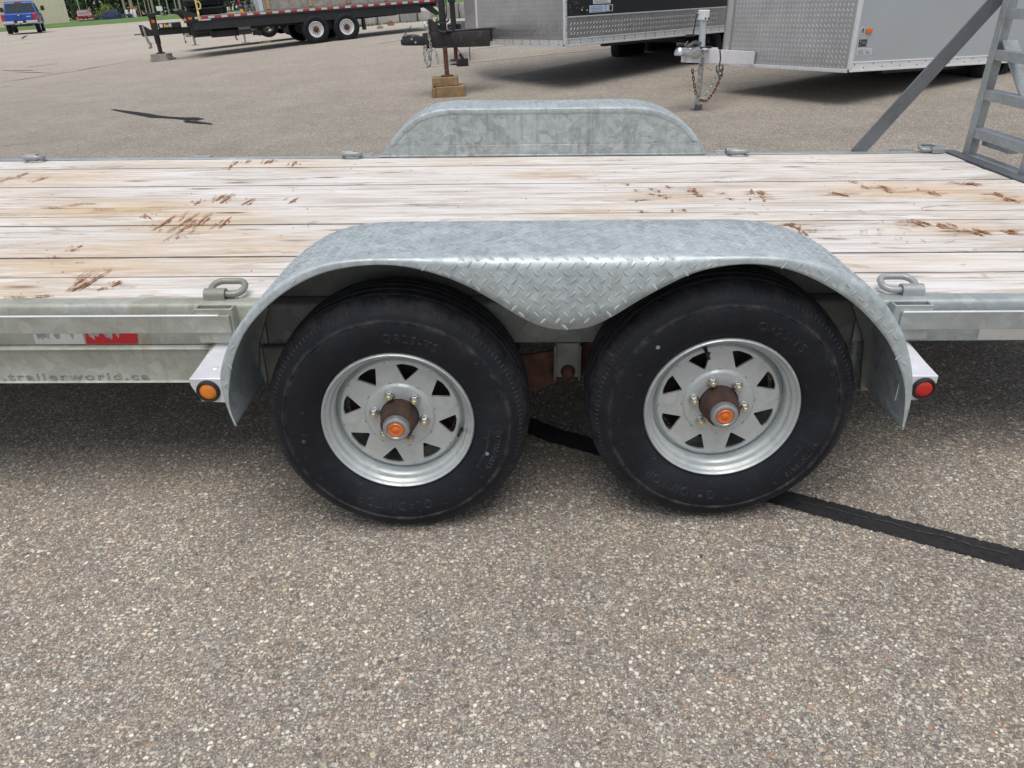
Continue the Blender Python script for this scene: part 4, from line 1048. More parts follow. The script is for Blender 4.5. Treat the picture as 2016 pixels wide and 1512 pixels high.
# black trailer with bright nose
BA = radians(40)
bt_ = enclosed('cargo_trailer', 'black sided enclosed trailer with a tread plate nose on a rusty black tongue', (.541, 9.70, .65), BA, radians(.8), 1.98, 7.4, None, BLACK_PANEL, True, BLACK_RUSTY, .062, .75, True)
def tongue_black():
    t = bt_; Mi = world_of(t).inverted()
    up_ = (Mi.to_3x3() @ Vector((0, 0, 1))).normalized()
    def W(x, y, z): return Mi @ Vector((x, y, z))
    # near beam, coupler end at left
    m = M()
    a = W(-1.42, 9.93, .80); b = W(-.50, 10.0, .785)
    m.bar(a, b, .085, .20, 0, tuple(up_)); m.build('tongue_beam', BLACK_RUSTY, t, bevel=.012, seg=2)
    m = M(); m.bar(W(-1.42, 10.0, .80), W(-.35, 11.15, .79), .085, .19, 0, tuple(up_)); m.build('tongue_beam', BLACK_RUSTY, t, bevel=.01)
    m = M(); m.bar(W(-1.2, 9.97, .905), W(-.5, 10.4, .90), .3, .012, 0, tuple(up_)); m.build('tongue_plate', BLACK_P, t)
    m = M(); m.bar(W(-1.72, 9.93, .815), W(-1.40, 9.94, .80), .11, .12, 0, tuple(up_)); m.bar(W(-1.74, 9.93, .80), W(-1.55, 9.935, .80), .13, .075, 0, tuple(up_)); cp = m.build('coupler', BLACK_P, t, bevel=.018, seg=2)
    m = M(); m.tube([W(-1.66, 9.93, .88), W(-1.56, 9.92, .89), W(-1.48, 9.92, .87)], .016, 6); m.tube([W(-1.70, 9.92, .87), W(-1.57, 9.90, 1.0)], .007, 5); m.tube([W(-1.68, 9.92, .88), W(-1.62, 9.9, .97)], .007, 5); m.build('latch', STEEL_DK, cp)
    for x, z in ((-1.58, .835), (-1.53, .79)):
        m = M(); p = W(x, 9.868, z); m.cyl(p, W(x, 9.86, z), .015, 10); m.build('bolt', CHROME, cp)
    m = M(); m.prism([(-1.34, .90), (-1.34, 1.07), (-1.29, 1.07), (-1.10, .92), (-1.10, .90)], lambda a_, b_, d: W(a_, d, b_), 9.91, 9.93); m.build('gusset', BLACK_RUSTY, t)
    jx, jy = -1.13, 9.88
    m = M(); m.cyl(W(jx, jy, .88), W(jx-.0, jy, 1.42), .048, 18); jk = m.build('jack_tube', BLACK_P, t)
    m = M(); m.cyl(W(jx, jy, .345), W(jx, jy, .72), .032, 16); m.build('jack_leg', RUST, jk)
    m = M(); m.lathe([(0, 0), (.085, 0), (.09, .008), (.085, .014), (0, .014)], 20, 'Z', W(jx, jy, .332)); m.build('jack_foot', RUST, jk)
    m = M(); m.tube([W(jx+.085*cos(q), jy+.085*sin(q), 1.03+.02*cos(q*2)) for q in [2*pi*k/18 for k in range(18)]], .011, 6, closed=True)
    m.tube([W(jx-.06, jy-.05, .93), W(jx+.02, jy-.09, .90), W(jx+.10, jy-.06, .95), W(jx+.16, jy-.02, .905)], .012, 6); m.tube([W(jx-.08, jy-.04, 1.02), W(jx-.09, jy-.06, .95), W(jx-.02, jy-.08, .9)], .010, 6); m.build('cable', BLACK_RUB, jk)
    m = M(); m.box(tuple(W(jx-.05, jy-.05, 1.2)), tuple(W(jx+.0, jy-.0, 1.3))); m.build('jack_bracket', STEEL_DK, jk)
    m = M(); m.lathe([(.03, -.012), (.045, 0), (.03, .012)], 14, 'Y', W(-1.36, 9.86, 1.0), closed=True); m.build('chain_ring', CHAIN_S, t)
    m = M(); chain(m, [W(-1.35, 9.86, .96), W(-1.335, 9.84, .86), W(-1.32, 9.83, .74), W(-1.33, 9.83, .63), W(-1.35, 9.83, .50), W(-1.385, 9.84, .46), W(-1.42, 9.85, .56), W(-1.425, 9.86, .70), W(-1.40, 9.87, .74), W(-1.36, 9.85, .62), W(-1.35, 9.84, .50)], .048, .0075, .024)
    chain(m, [W(-1.30, 9.84, .70), W(-1.25, 9.84, .66), W(-1.245, 9.84, .56), W(-1.235, 9.84, .50)], .046, .007, .022); m.build('safety_chain', CHAIN_S, t)
    m = M(); chain(m, [W(-1.0, 9.98, .70), W(-.99, 9.98, .58), W(-.975, 9.98, .48)], .048, .0075, .024); m.build('safety_chain', CHAIN_R, t)
    m = M(); m.tube([W(-.98, 10.02, .69), W(-.93, 10.02, .60), W(-.88, 10.02, .50)], .006, 5); m.bar(W(-.94, 10.02, .60), W(-.87, 10.02, .48), .04, .04); m.tube([W(-.80, 10.05, .70), W(-.80, 10.05, .55), W(-.805, 10.05, .50)], .006, 5); m.build('breakaway_cable', BLACK_RUB, t)
    # stickers low on the black side
    def S_(x0, x1, z0, z1, mt, nm, d=.0065, par=None):
        q = M(); q.box((x0, -d, z0), (x1, -.0045, z1)); return q.build(nm, mt, par or t)
    a = S_(.52, .86, .50, .60, STICK_W, 'warning_sticker')
    q = M(); q.box((.53, -.008, .575), (.60, -.0068, .595)); q.build('sticker_print', RED_TD, a)
    q = M(); q.box((.62, -.008, .577), (.84, -.0068, .595)); q.build('sticker_print', STICK_Y, a)
    q = M()
    for k in range(3): q.box((.54, -.008, .51+.02*k), (.83-.03*k, -.0068, .518+.02*k))
    q.build('sticker_print', STICK_G, a)
    b = S_(.45, .76, .395, .485, STICK_B, 'pale_sticker'); c = S_(.77, .91, .40, .485, STICK_S, 'pale_sticker')
    q = M(); q.box((.84, -.008, .41), (.89, -.0068, .475)); q.build('sticker_print', STICK_K, c)
    q = M()
    for k in range(4): q.box((.47, -.008, .405+.019*k), (.73-.04*(k % 2), -.0068, .412+.019*k))
    q.build('sticker_print', STICK_G, b)
    q = M(); q.lathe([(0, -.02), (.04, -.018), (.05, -.004)], 18, 'Y', (.34, 0, .43)); pl_ = q.build('side_socket', BLACK_RUB, t)
    q = M(); q.lathe([(0, -.024), (.008, -.024), (.008, -.018)], 8, 'Y', (.29, 0, .435)); q.lathe([(0, -.024), (.008, -.024), (.008, -.018)], 8, 'Y', (.39, 0, .43)); q.build('socket_screw', WHITE_D, pl_)
    # chalky scuffs
    rr = random.Random(4); q = M()
    for k in range(60):
        x, z = rr.gauss(.14, .05), rr.gauss(.60, .09); s_ = rr.uniform(.003, .012)
        q.add([(x-s_, -.0052, z), (x, -.0052, z-s_*.5), (x+s_*.8, -.0052, z+s_*.3), (x+s_*.1, -.0052, z+s_*.8)], [(0,1,2,3)])
    stuff(q.build('scuff_mark', STICK_G, t, smooth_deg=0))
tongue_black()

BLG = 'timber blocks under the black trailer jack'
for (cx, cy, z, L, D, H, rz, lb, mt) in [(-1.12, 9.85, .065, .47, .34, .145, .06, 'lower wide timber block standing on the lot under the black trailer jack', WOOD_B),
                                     (-1.16, 9.85, .211, .36, .24, .118, .04, 'upper knotty timber block directly below the rusty jack foot', WOOD_B)]:
    t = thing('jack_block', lb, 'timber block', (cx, cy, z), rz, group=BLG)
    if H > .13:
        m = M(); m.box((-L/2+.06, -D/2, 0), (L/2, D/2, H)); m.build('timber', mt, t, bevel=.006)
        m = M(); m.box((-L/2, -D/2+.01, .0), (-L/2+.056, D/2-.01, H-.01)); m.build('timber', mt, t, bevel=.006)
    else:
        m = M(); m.box((-L/2, -D/2, 0), (L/2, D/2, H)); m.build('timber', mt, t, bevel=.008)
    for _ in range(2 if H > .13 else 14):
        pass
m = M(); rr = random.Random(5)
# black jack of a trailer standing further back
def back_jack():
    z0 = gz(-1.2, 13.0)
    t = thing('trailer_jack', 'black square jack post with crank standing behind the rusty tongue', 'jack', (-1.25, 13.05, z0))
    m = M(); m.box((-.045, -.045, .30), (.045, .045, 1.03)); m.build('outer_tube', BLACK_P, t, bevel=.006)
    m = M(); m.box((-.032, -.032, .10), (.032, .032, .35)); m.build('inner_tube', BLACK_RUSTY, t)
    m = M(); m.box((-.065, -.07, 1.0), (.06, .07, 1.12)); m.build('gear_head', BLACK_P, t, bevel=.008)
    m = M(); m.tube([(-.06, 0, 1.08), (-.10, -.02, 1.07), (-.11, -.06, .80), (-.13, -.07, .74)], .009, 6); m.cyl((-.13, -.07, .74), (-.33, -.12, .69), .024, 10); m.build('crank', BLACK_RUB, t)
    m = M(); m.lathe([(0, .06), (.12, .06), (.125, .075), (.1, .09), (0, .1)], 20, 'Z'); m.build('foot', BLACK_RUSTY, t)
    m = M(); m.box((-.12, .04, .52), (.12, 1.4, .66)); m.build('tongue_end', BLACK_P, t, bevel=.008)
back_jack()
m = M(); m.box((-.10, -.08, 0), (.10, .08, .12)); o = m.build('rubber_block', BLACK_RUB, bevel=.008); o.location = (-1.13, 12.85, gz(-1.1, 12.85)); tag(o, 'small black block on the lot beside the foot of the square black jack', 'block')
for nm, lb, loc, dim, rz, mt in [('timber_scrap', 'short brown board lying flat under the black flatbed trailer', (-7.75, 23.1), (.34, .09, .05), .35, WOOD_B), ('timber_scrap', 'small dark scrap on the lot right of the black trailer wheels', (-4.68, 25.5), (.2, .1, .07), .2, WOOD_G), ('timber_scrap', 'dark brown scrap farther back right of the mud flap', (-4.7, 27.9), (.22, .12, .12), .5, WOOD_B), ('wheel_chock', 'small pale wedge under the black enclosed trailer', (2.55, 15.2), (.3, .14, .1), .3, WOOD_G), ('timber_scrap', 'small board lying by the far wheels under the black flatbed', (-6.55, 24.2), (.25, .09, .04), .3, WOOD_G)]:
    m = M(); m.box((-dim[0]/2, -dim[1]/2, 0), (dim[0]/2, dim[1]/2, dim[2])); m.box((-dim[0]*.3, -dim[1]*.4, dim[2]), (dim[0]*.2, dim[1]*.3, dim[2]*1.25)); o = m.build(nm, mt, bevel=.006); o.location = (*loc, gz(*loc)); o.rotation_euler = (0, 0, rz); tag(o, lb, 'scrap' if 'scrap' in nm else 'chock')
m = M(); m.cyl((-.35, 0, .05), (.35, .2, .07), .05, 10); o = m.build('black_pipe', BLACK_RUB); o.location = (-2.45, 25.4, .32); tag(o, 'short black pipe lying between the jack posts in front of the concrete blocks', 'pipe')

# ================================================================ MAIN TRAILER
TAU = 0.0385
TR = thing('car_hauler_trailer', 'galvanised car hauler trailer with white bleached plank deck and two axles in front', 'trailer', (0, 0, 0), rot=(0, TAU, 0))
ZD = .598; XL, XR = -3.45, 2.15
# ---- deck boards
JN = [.287, .480, .677, .872, 1.072, 1.205, 1.343, 1.537, 1.733, 1.952, 2.140, 2.357]
for i in range(len(JN)-1):
    rr = random.Random(50+i)
    y0, y1 = JN[i]+.0021, JN[i+1]-.0021
    m = M(); n = 90; rows = []
    dz = rr.uniform(-.0012, .0005); sag = rr.uniform(-.5, .5)
    for k in range(n+1):
        x = XL + (XR - rr.uniform(0, .012) if k == n else XL + (XR-XL)*k/n - XL*1) - XL if False else XL + (XR-XL)*k/n
        if k == n: x -= rr.uniform(0, .014)
        a = .0012*mnoise.noise(Vector((x*1.7, i*3.1, 0))); b = .0012*mnoise.noise(Vector((x*1.7, i*3.1, 9)))
        z = ZD - .003 + dz + .0014*mnoise.noise(Vector((x*.8, i*5.3, 4))) + sag*.0008*sin(x)
        tl = .0014*mnoise.noise(Vector((x*.6, i*2.2, 7)))
        yc = (y0+y1)/2
        rows.append([(x, y0+a, z-.045), (x, y0+a, z-.007-tl*.4), (x, y0+a+.0028+.0018*mnoise.noise(Vector((x*9, i, 2))), z-tl*.4), (x, yc, z+.0012), (x, y1+b-.0028-.0018*mnoise.noise(Vector((x*9, i, 5))), z+tl*.4), (x, y1+b, z-.007+tl*.4), (x, y1+b, z-.045)])
    P = 7; vs = [p for r in rows for p in r]
    fs = [(k*P+j, (k+1)*P+j, (k+1)*P+j+1, k*P+j+1) for k in range(n) for j in range(P-1)]
    fs += [tuple(range(P)), tuple(n*P+j for j in range(P-1, -1, -1))]
    m.add(vs, fs); nb_ = n*(P-1)
    for q in range(len(m.f)):
        if q >= nb_ or q % (P-1) in ((0, 1, P-2) if i % 3 else (0, P-3, P-2)): m.mi[q] = 1
    m.build('deck_board', [BOARD, BOARD_EDGE], TR, smooth_deg=30)
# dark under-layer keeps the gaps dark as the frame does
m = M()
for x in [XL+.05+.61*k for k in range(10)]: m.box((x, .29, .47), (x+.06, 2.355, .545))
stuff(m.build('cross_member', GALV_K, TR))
# screws at each cross-member
m = M(); rr = random.Random(9)
for x in [XL+.08+.61*k for k in range(10)]:
    for i in range(len(JN)-1):
        for fy in (.26, .74):
            if rr.random() < .45: continue
            y = JN[i] + (JN[i+1]-JN[i])*fy; xx = x + rr.uniform(-.015, .015)
            m.lathe([(0, .0016), (.0036, .0014), (.004, -.002)], 7, 'Z', (xx, y, ZD-.004))
stuff(m.build('deck_screw', STEEL_DK, TR))

# ---- torn wood where machines have scraped the deck
m = M(); rr = random.Random(31)
def sliver(x, y, L, W, ang):
    """long ragged patch of raw wood on the boards"""
    W *= 1.1
    n = 11; c, s = cos(ang), sin(ang); A = []; B = []
    for k in range(n+1):
        t = k/n; wd = W*(sin(pi*min(.98, max(.03, t)))**.6)*rr.uniform(.45, 1.1)/2; off = W*.25*rr.uniform(-1, 1); px = (t-.5)*L
        A.append((x+px*c-(off+wd)*s, y+px*s+(off+wd)*c, ZD+.0022)); B.append((x+px*c-(off-wd)*s, y+px*s+(off-wd)*c, ZD+.0022))
    m.add(A+B, [(k, k+1, n+1+k+1, n+1+k) for k in range(n)])
def cluster(x, y, n, sx, sy, L, W, ang, da=.12):
    for _ in range(n):
        sliver(x+rr.gauss(0, sx), y+rr.gauss(0, sy), L*rr.uniform(.3, 1.25), W*rr.uniform(.4, 1.3), ang+rr.gauss(0, da))
SEG = [(-2.07,1.35,-1.96,1.35),(-1.96,1.40,-1.85,1.41),(-1.83,1.31,-1.73,1.31),(-1.99,1.38,-1.91,1.38),(-1.58,1.23,-1.51,1.15),(-1.44,1.00,-1.44,1.22),(-1.37,0.96,-1.36,1.25),(-1.33,0.93,-1.33,1.10),(-1.30,1.01,-1.31,1.25),(-1.20,1.01,-1.21,1.18),(-1.43,1.37,-1.43,1.45),(-1.36,1.43,-1.37,1.54),(-1.33,1.40,-1.32,1.52),(-2.54,1.84,-2.53,1.95),(-2.52,1.90,-2.52,2.05),(-2.38,1.84,-2.36,1.96),(-1.42,0.34,-1.43,0.53),(-1.41,0.34,-1.39,0.43),(-1.39,0.38,-1.38,0.52),(-1.39,0.35,-1.38,0.42),(-1.33,0.35,-1.32,0.38),(-1.30,0.38,-1.30,0.44),(-1.30,0.40,-1.29,0.43),(-1.58,0.30,-1.51,0.30),(-1.50,0.30,-1.44,0.31),(-1.64,0.67,-1.64,0.69),(-1.61,0.78,-1.61,0.81),(-1.62,0.74,-1.61,0.77),(-1.37,1.44,-1.36,1.55),(-1.34,1.46,-1.33,1.57),(-1.23,1.36,-1.21,1.48),(-1.04,1.38,-1.02,1.49),(-1.23,2.14,-1.24,2.28),(-1.39,2.21,-1.39,2.32),(-1.37,2.22,-1.37,2.33),(-1.54,2.09,-1.55,2.30),(-1.50,2.24,-1.50,2.32),(-1.31,0.88,-1.31,0.92),(1.41,1.73,1.43,1.66),(1.43,1.63,1.44,1.55)]
CLU = [(1.49,1.60,1.53,1.47),(1.65,1.56,1.68,1.43),(1.88,1.67,1.91,1.62),(1.91,1.45,1.93,1.33),(1.40,1.05,1.42,0.97),(1.47,1.00,1.51,0.87),(1.55,0.93,1.56,0.87),(1.66,0.92,1.69,0.85),(0.94,1.02,0.95,0.89),(0.93,1.54,0.95,1.35),(0.66,1.62,0.71,1.42),(1.26,1.50,1.28,1.45)]
CHP = [(0.41,1.68),(0.43,1.57),(0.50,1.59),(0.53,1.55),(0.58,1.63),(0.52,1.47),(0.54,1.43),(0.49,1.49),(0.66,1.55),(0.69,1.58),(0.69,1.45),(0.79,1.50),(0.80,1.40),(0.88,1.39),(0.92,1.50),(0.41,1.21),(0.53,1.22),(0.58,1.23),(0.41,1.38)]
for (a, b, c, d) in SEG:
    L = hypot(c-a, d-b); an = atan2(d-b, c-a)
    if abs(c-a) > abs(d-b): sliver((a+c)/2, (b+d)/2, L*1.05, .011, an)
    else:
        sliver((a+c)/2, (b+d)/2, L*1.02, .009, an)
        for _ in range(6): sliver((a+c)/2+rr.gauss(0, .016), (b+d)/2+rr.gauss(0, L*.25), L*rr.uniform(.15, .45), .005, an+rr.gauss(0, .08))
for (a, b, c, d) in CLU:
    L = hypot(c-a, d-b); an = atan2(d-b, c-a)
    for k in range(6):
        t = rr.random(); sliver(a+(c-a)*t+rr.gauss(0, .016), b+(d-b)*t, rr.uniform(.03, .075), rr.uniform(.006, .014), an+rr.gauss(0, .25))
    for k in range(4):
        t = rr.random(); sliver(a+(c-a)*t+rr.gauss(0, .03), b+(d-b)*t, rr.uniform(.05, .14), rr.uniform(.004, .008), rr.gauss(0, .05))
for (a, b) in CHP:
    sliver(a, b, rr.uniform(.025, .045), rr.uniform(.008, .014), -1.45+rr.gauss(0, .3))
    if rr.random() < .7: sliver(a+rr.gauss(0, .01), b+rr.gauss(0, .012), rr.uniform(.03, .06), .007, rr.gauss(0, .3))
for _ in range(50): # stray nicks
    sliver(rr.uniform(-3, 2.1), rr.uniform(.32, 2.3), rr.uniform(.012, .04), .0035, rr.choice((1.57, 0))+rr.gauss(0, .2))
stuff(m.build('gouge_mark', GOUGE, TR, smooth_deg=0))
# weathered debris: straw wisps and dark crumbs
m = M(); rr = random.Random(33)
for _ in range(46):
    x, y = (rr.gauss(1.22, .12), rr.gauss(.85, .09)) if rr.random() < .5 else (rr.uniform(-2.4, 2), rr.uniform(.32, 2.3))
    a = rr.random()*6.28; L = rr.uniform(.01, .05); p = [(x+L*(t-.5)*cos(a)+.004*sin(t*5), y+L*(t-.5)*sin(a)+.004*cos(t*4), ZD+.003) for t in (0, .35, .7, 1)]
    m.tube(p, .0009, 4, 0)
stuff(m.build('straw_wisp', STAKE, TR))

# ---- rails
def side_rails(side):
    """side=-1 near, +1 far; y measured outwards from the deck edge"""
    yf = (lambda q: .285 - q) if side < 0 else (lambda q: 2.359 + q)
    GM = GALV_D if side < 0 else GALV_R
    def pr(name, poly, x0, x1, mat, bevel=.004, parent=TR, seg=2):
        m = M(); m.prism([(yf(a), b) for a, b in poly], lambda a, b, d: (d, a, b), x0, x1); return m.build(name, mat, parent, bevel=bevel, seg=seg)
    cuts = [(XL, -.80, GM), (-.797, .88, GALV_SHADE if side < 0 else GALV_R), (.883, XR+.07, GALV_R)]
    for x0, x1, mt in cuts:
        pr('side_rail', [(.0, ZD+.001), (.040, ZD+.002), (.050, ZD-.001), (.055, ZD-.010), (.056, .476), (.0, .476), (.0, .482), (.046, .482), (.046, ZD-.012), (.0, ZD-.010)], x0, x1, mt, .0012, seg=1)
    # lower web with a little ledge on top, left part only
    pr('lower_rail', [(.050, .474), (.075, .474), (.078, .468), (.070, .464), (.070, .366), (.076, .360), (.02, .360), (.02, .366), (.050, .366)], XL, -.815, GM, .0012, seg=1)
    pr('lower_rail', [(.050, .474), (.075, .474), (.078, .468), (.070, .464), (.070, .366), (.076, .360), (.02, .360), (.02, .366), (.050, .366)], -.813, -.22, GALV_SHADE if side < 0 else GM, .0012, seg=1)
    for x0, x1, mt, bv in ((XL, -.880, GM, .001), (.985, XR+.07, GALV_R, .001)):
        rb = pr('rub_rail', [(.095, .583), (.103, .583), (.103, .531), (.095, .531)], x0, x1, mt, bv, seg=1)
        pr('edge_highlight', [(.0955, .5845), (.1025, .5845), (.1036, .5835), (.1036, .5815), (.1028, .5815), (.1028, .5832), (.0955, .5832)], x0+.004, x1-.03, BARE, 0, rb)  # pale strip painting in the highlight along the rail's top edge
    for xc, mt in ((-2.75, GM), (-1.80, GM), (-.926, GM), (1.019, GALV_R), (1.95, GALV_R)):
        m = M(); w_, t_, y0, y1, z0, z1 = .053, .0055, .0565, .0945, .497, .600
        Y = lambda q: yf(q)
        for (xa, xb, ya, yb) in ((xc-w_, xc+w_, y0, y0+t_), (xc-w_, xc+w_, y1-t_, y1), (xc-w_, xc-w_+t_, y0+t_, y1-t_), (xc+w_-t_, xc+w_, y0+t_, y1-t_)):
            m.box((xa, min(Y(ya), Y(yb)), z0), (xb, max(Y(ya), Y(yb)), z1))
        m.build('stake_pocket', mt, TR, bevel=.0012)
    # bright upper edge of the rub rail is a painted-on highlight strip
    m = M()
    for xc in ((-.926,) if side < 0 else ()):
        pass
side_rails(-1); side_rails(1)
m = M(); m.box((XR+.004, .23, .46), (XR+.075, 2.415, ZD+.004)); m.build('rear_rail', GALV_K, TR, bevel=.006, seg=2)
m = M(); m.box((XL-.06, .23, .40), (XL-.004, 2.415, ZD+.03)); m.build('front_rail', GALV_R, TR, bevel=.006)
m = M()
for s in (-1, 1): m.bar((XL-.06, 1.32+s*.95, .47), (XL-1.5, 1.32+s*.05, .47), .07, .12)
m.build('tongue', GALV_R, TR, bevel=.005)
m = M(); m.cyl((XL-1.2, 1.32, -.02), (XL-1.2, 1.32, .95), .035, 14); m.box((XL-1.3, 1.22, -.13), (XL-1.1, 1.42, -.10)); m.cyl((XL-1.2, 1.32, -.1), (XL-1.2, 1.32, 0), .03, 12); m.build('tongue_jack', GALV_R, TR)

# ---- embossed web address on the lower rail and reflective tape
def text_mesh(body, size, outline=.0006, extrude=0.0, space=1.0, fillm='NONE', res=3):
    cu = bpy.data.curves.new('lettering', 'FONT'); cu.body = body; cu.size = size; cu.space_character = space
    cu.resolution_u = res; cu.dimensions = '2D' if fillm != 'NONE' else '3D'
    cu.fill_mode = 'NONE' if fillm == 'NONE' and False else ('FULL' if cu.dimensions == '3D' else 'BOTH')
    cu.extrude = extrude; cu.bevel_depth = outline; cu.bevel_resolution = 0
    o = bpy.data.objects.new('lettering', cu); COL.objects.link(o)
    bpy.context.view_layer.update()
    me = bpy.data.meshes.new_from_object(o.evaluated_get(bpy.context.evaluated_depsgraph_get()))
    vs = [v.co.copy() for v in me.vertices]; fs = [tuple(p.vertices) for p in me.polygons]
    bpy.data.objects.remove(o); bpy.data.meshes.remove(me); bpy.data.curves.remove(cu)
    return vs, fs
def outline_text(body, size, wire=.0008, space=1.0, res=3):
    """letter outlines as thin raised lines: list of closed loops in the text plane"""
    cu = bpy.data.curves.new('lettering', 'FONT'); cu.body = body; cu.size = size; cu.space_character = space; cu.resolution_u = res
    cu.fill_mode = 'NONE' if 'NONE' in cu.bl_rna.properties['fill_mode'].enum_items else cu.fill_mode
    o = bpy.data.objects.new('lettering', cu); COL.objects.link(o); bpy.context.view_layer.update()
    me = bpy.data.meshes.new_from_object(o.evaluated_get(bpy.context.evaluated_depsgraph_get()))
    # boundary edges -> loops
    bm = bmesh.new(); bm.from_mesh(me); bmesh.ops.remove_doubles(bm, verts=bm.verts, dist=1e-6)
    es = [e for e in bm.edges if len(e.link_faces) <= 1]; nb = {}
    for e in es:
        a, b = e.verts[0].index, e.verts[1].index; nb.setdefault(a, []).append(b); nb.setdefault(b, []).append(a)
    bm.verts.ensure_lookup_table(); seen = set(); loops = []
    for s0 in nb:
        if s0 in seen: continue
        lp = [s0]; seen.add(s0); cur = s0
        while True:
            nx = [q for q in nb[cur] if q not in seen]
            if not nx: break
            cur = nx[0]; seen.add(cur); lp.append(cur)
        if len(lp) > 2: loops.append([bm.verts[i].co.copy() for i in lp])
    bm.free(); bpy.data.objects.remove(o); bpy.data.meshes.remove(me); bpy.data.curves.remove(cu)
    return loops
YT = .285 - .0705
m = M(); lps = outline_text('www.trailerworld.ca', .0335, space=1.22); xs = [p.x for l in lps for p in l]; xw = max(xs) - min(xs)
for l in lps:
    pts = [(-1.166 + (p.x - max(xs))*(.578/xw), YT, .3675 + p.y) for p in l]
    if len(pts) > 2: m.tube(pts, .00085, 4, 0, closed=True)
stuff(m.build('raised_lettering', plain('lettering_edge', (.19, .19, .175), .6, .3, .15, 40), TR))
def tape(x0, x1, mat, seed, peeled, nm='reflective_tape'):
    rr = random.Random(seed); y = .285 - .0568; zb, zt = .4785, .5125
    bot = [(x0 + (x1-x0)*k/8, zb + rr.uniform(-.0006, .0006)) for k in range(9)]; top = []
    n = 40
    drips = [(rr.uniform(.04, .92), rr.uniform(.02, .055), rr.uniform(.3, .75)) for _ in range(peeled)]
    for k in range(n, -1, -1):
        t = k/n; z = zt
        for c, wd, dp in drips:
            q = abs(t-c)/wd
            if q < 1: z = min(z, zt - (zt-zb)*dp*(1-q**2.2)*rr.uniform(.8, 1))
        top.append((x0+(x1-x0)*t + (.004 if mat is RED_T else 0), z))
    m = M()
    # strip of quads between the straight foot and the torn head
    top = top[::-1]
    vs = [(x0+(x1-x0)*k/n, y, zb) for k in range(n+1)] + [(a, y, b) for a, b in top]
    m.add(vs, [(k, k+1, n+2+k, n+1+k) for k in range(n)])
    o = m.build(nm, mat, TR, smooth_deg=0)
    if peeled:
        q = M(); q.add([(x0, y+.0004, zb), (x1, y+.0004, zb), (x1, y+.0004, zt), (x0, y+.0004, zt)], [(0,1,2,3)]); q.build('tape_residue', PEEL, o)
tape(-1.480, -1.334, WHITE_T, 3, 7); tape(-1.331, -1.179, RED_T, 8, 8)
tape(1.238, 1.39, WHITE_T, 5, 0); tape(1.393, 1.55, RED_T, 6, 0)
tape(-2.7, -2.55, WHITE_T, 7, 3); tape(-2.547, -2.4, RED_T, 9, 3)

# ---- fenders
def catmull(P, n):
    P = [Vector(p) for p in P]; out = []
    Q = [P[0]*2 - P[1]] + P + [P[-1]*2 - P[-2]]
    segs = len(P)-1
    for i in range(n):
        t = i/(n-1)*segs; k = min(int(t), segs-1); u = t-k
        a, b, c, d = Q[k], Q[k+1], Q[k+2], Q[k+3]
        out.append(.5*((2*b) + (c-a)*u + (2*a-5*b+4*c-d)*u*u + (3*b-a-3*c+d)*u**3))
    return out
TOP = [(-.826,.362),(-.838,.43),(-.839,.50),(-.823,.552),(-.792,.612),(-.752,.664),(-.705,.712),(-.65,.754),(-.59,.788),(-.52,.810),(-.43,.8195),(-.30,.820),(-.1,.820),(.05,.820),(.2,.820),(.40,.820),(.53,.8185),(.61,.808),(.68,.788),(.745,.758),(.80,.719),(.847,.668),(.884,.614),(.911,.556),(.930,.50),(.941,.43),(.941,.345)]
LOW = [(-.818,.360),(-.826,.41),(-.822,.46),(-.799,.541),(-.764,.611),(-.725,.662),(-.668,.714),(-.603,.757),(-.529,.788),(-.447,.803),(-.367,.804),(-.285,.788),(-.206,.758),(-.135,.717),(-.079,.680),(-.036,.655),(.007,.640),(.051,.636),(.105,.643),(.157,.668),(.22,.710),(.28,.746),(.351,.781),(.432,.799),(.515,.799),(.6,.778),(.688,.735),(.766,.68),(.842,.602),(.889,.527),(.915,.467),(.927,.41),(.934,.345)]
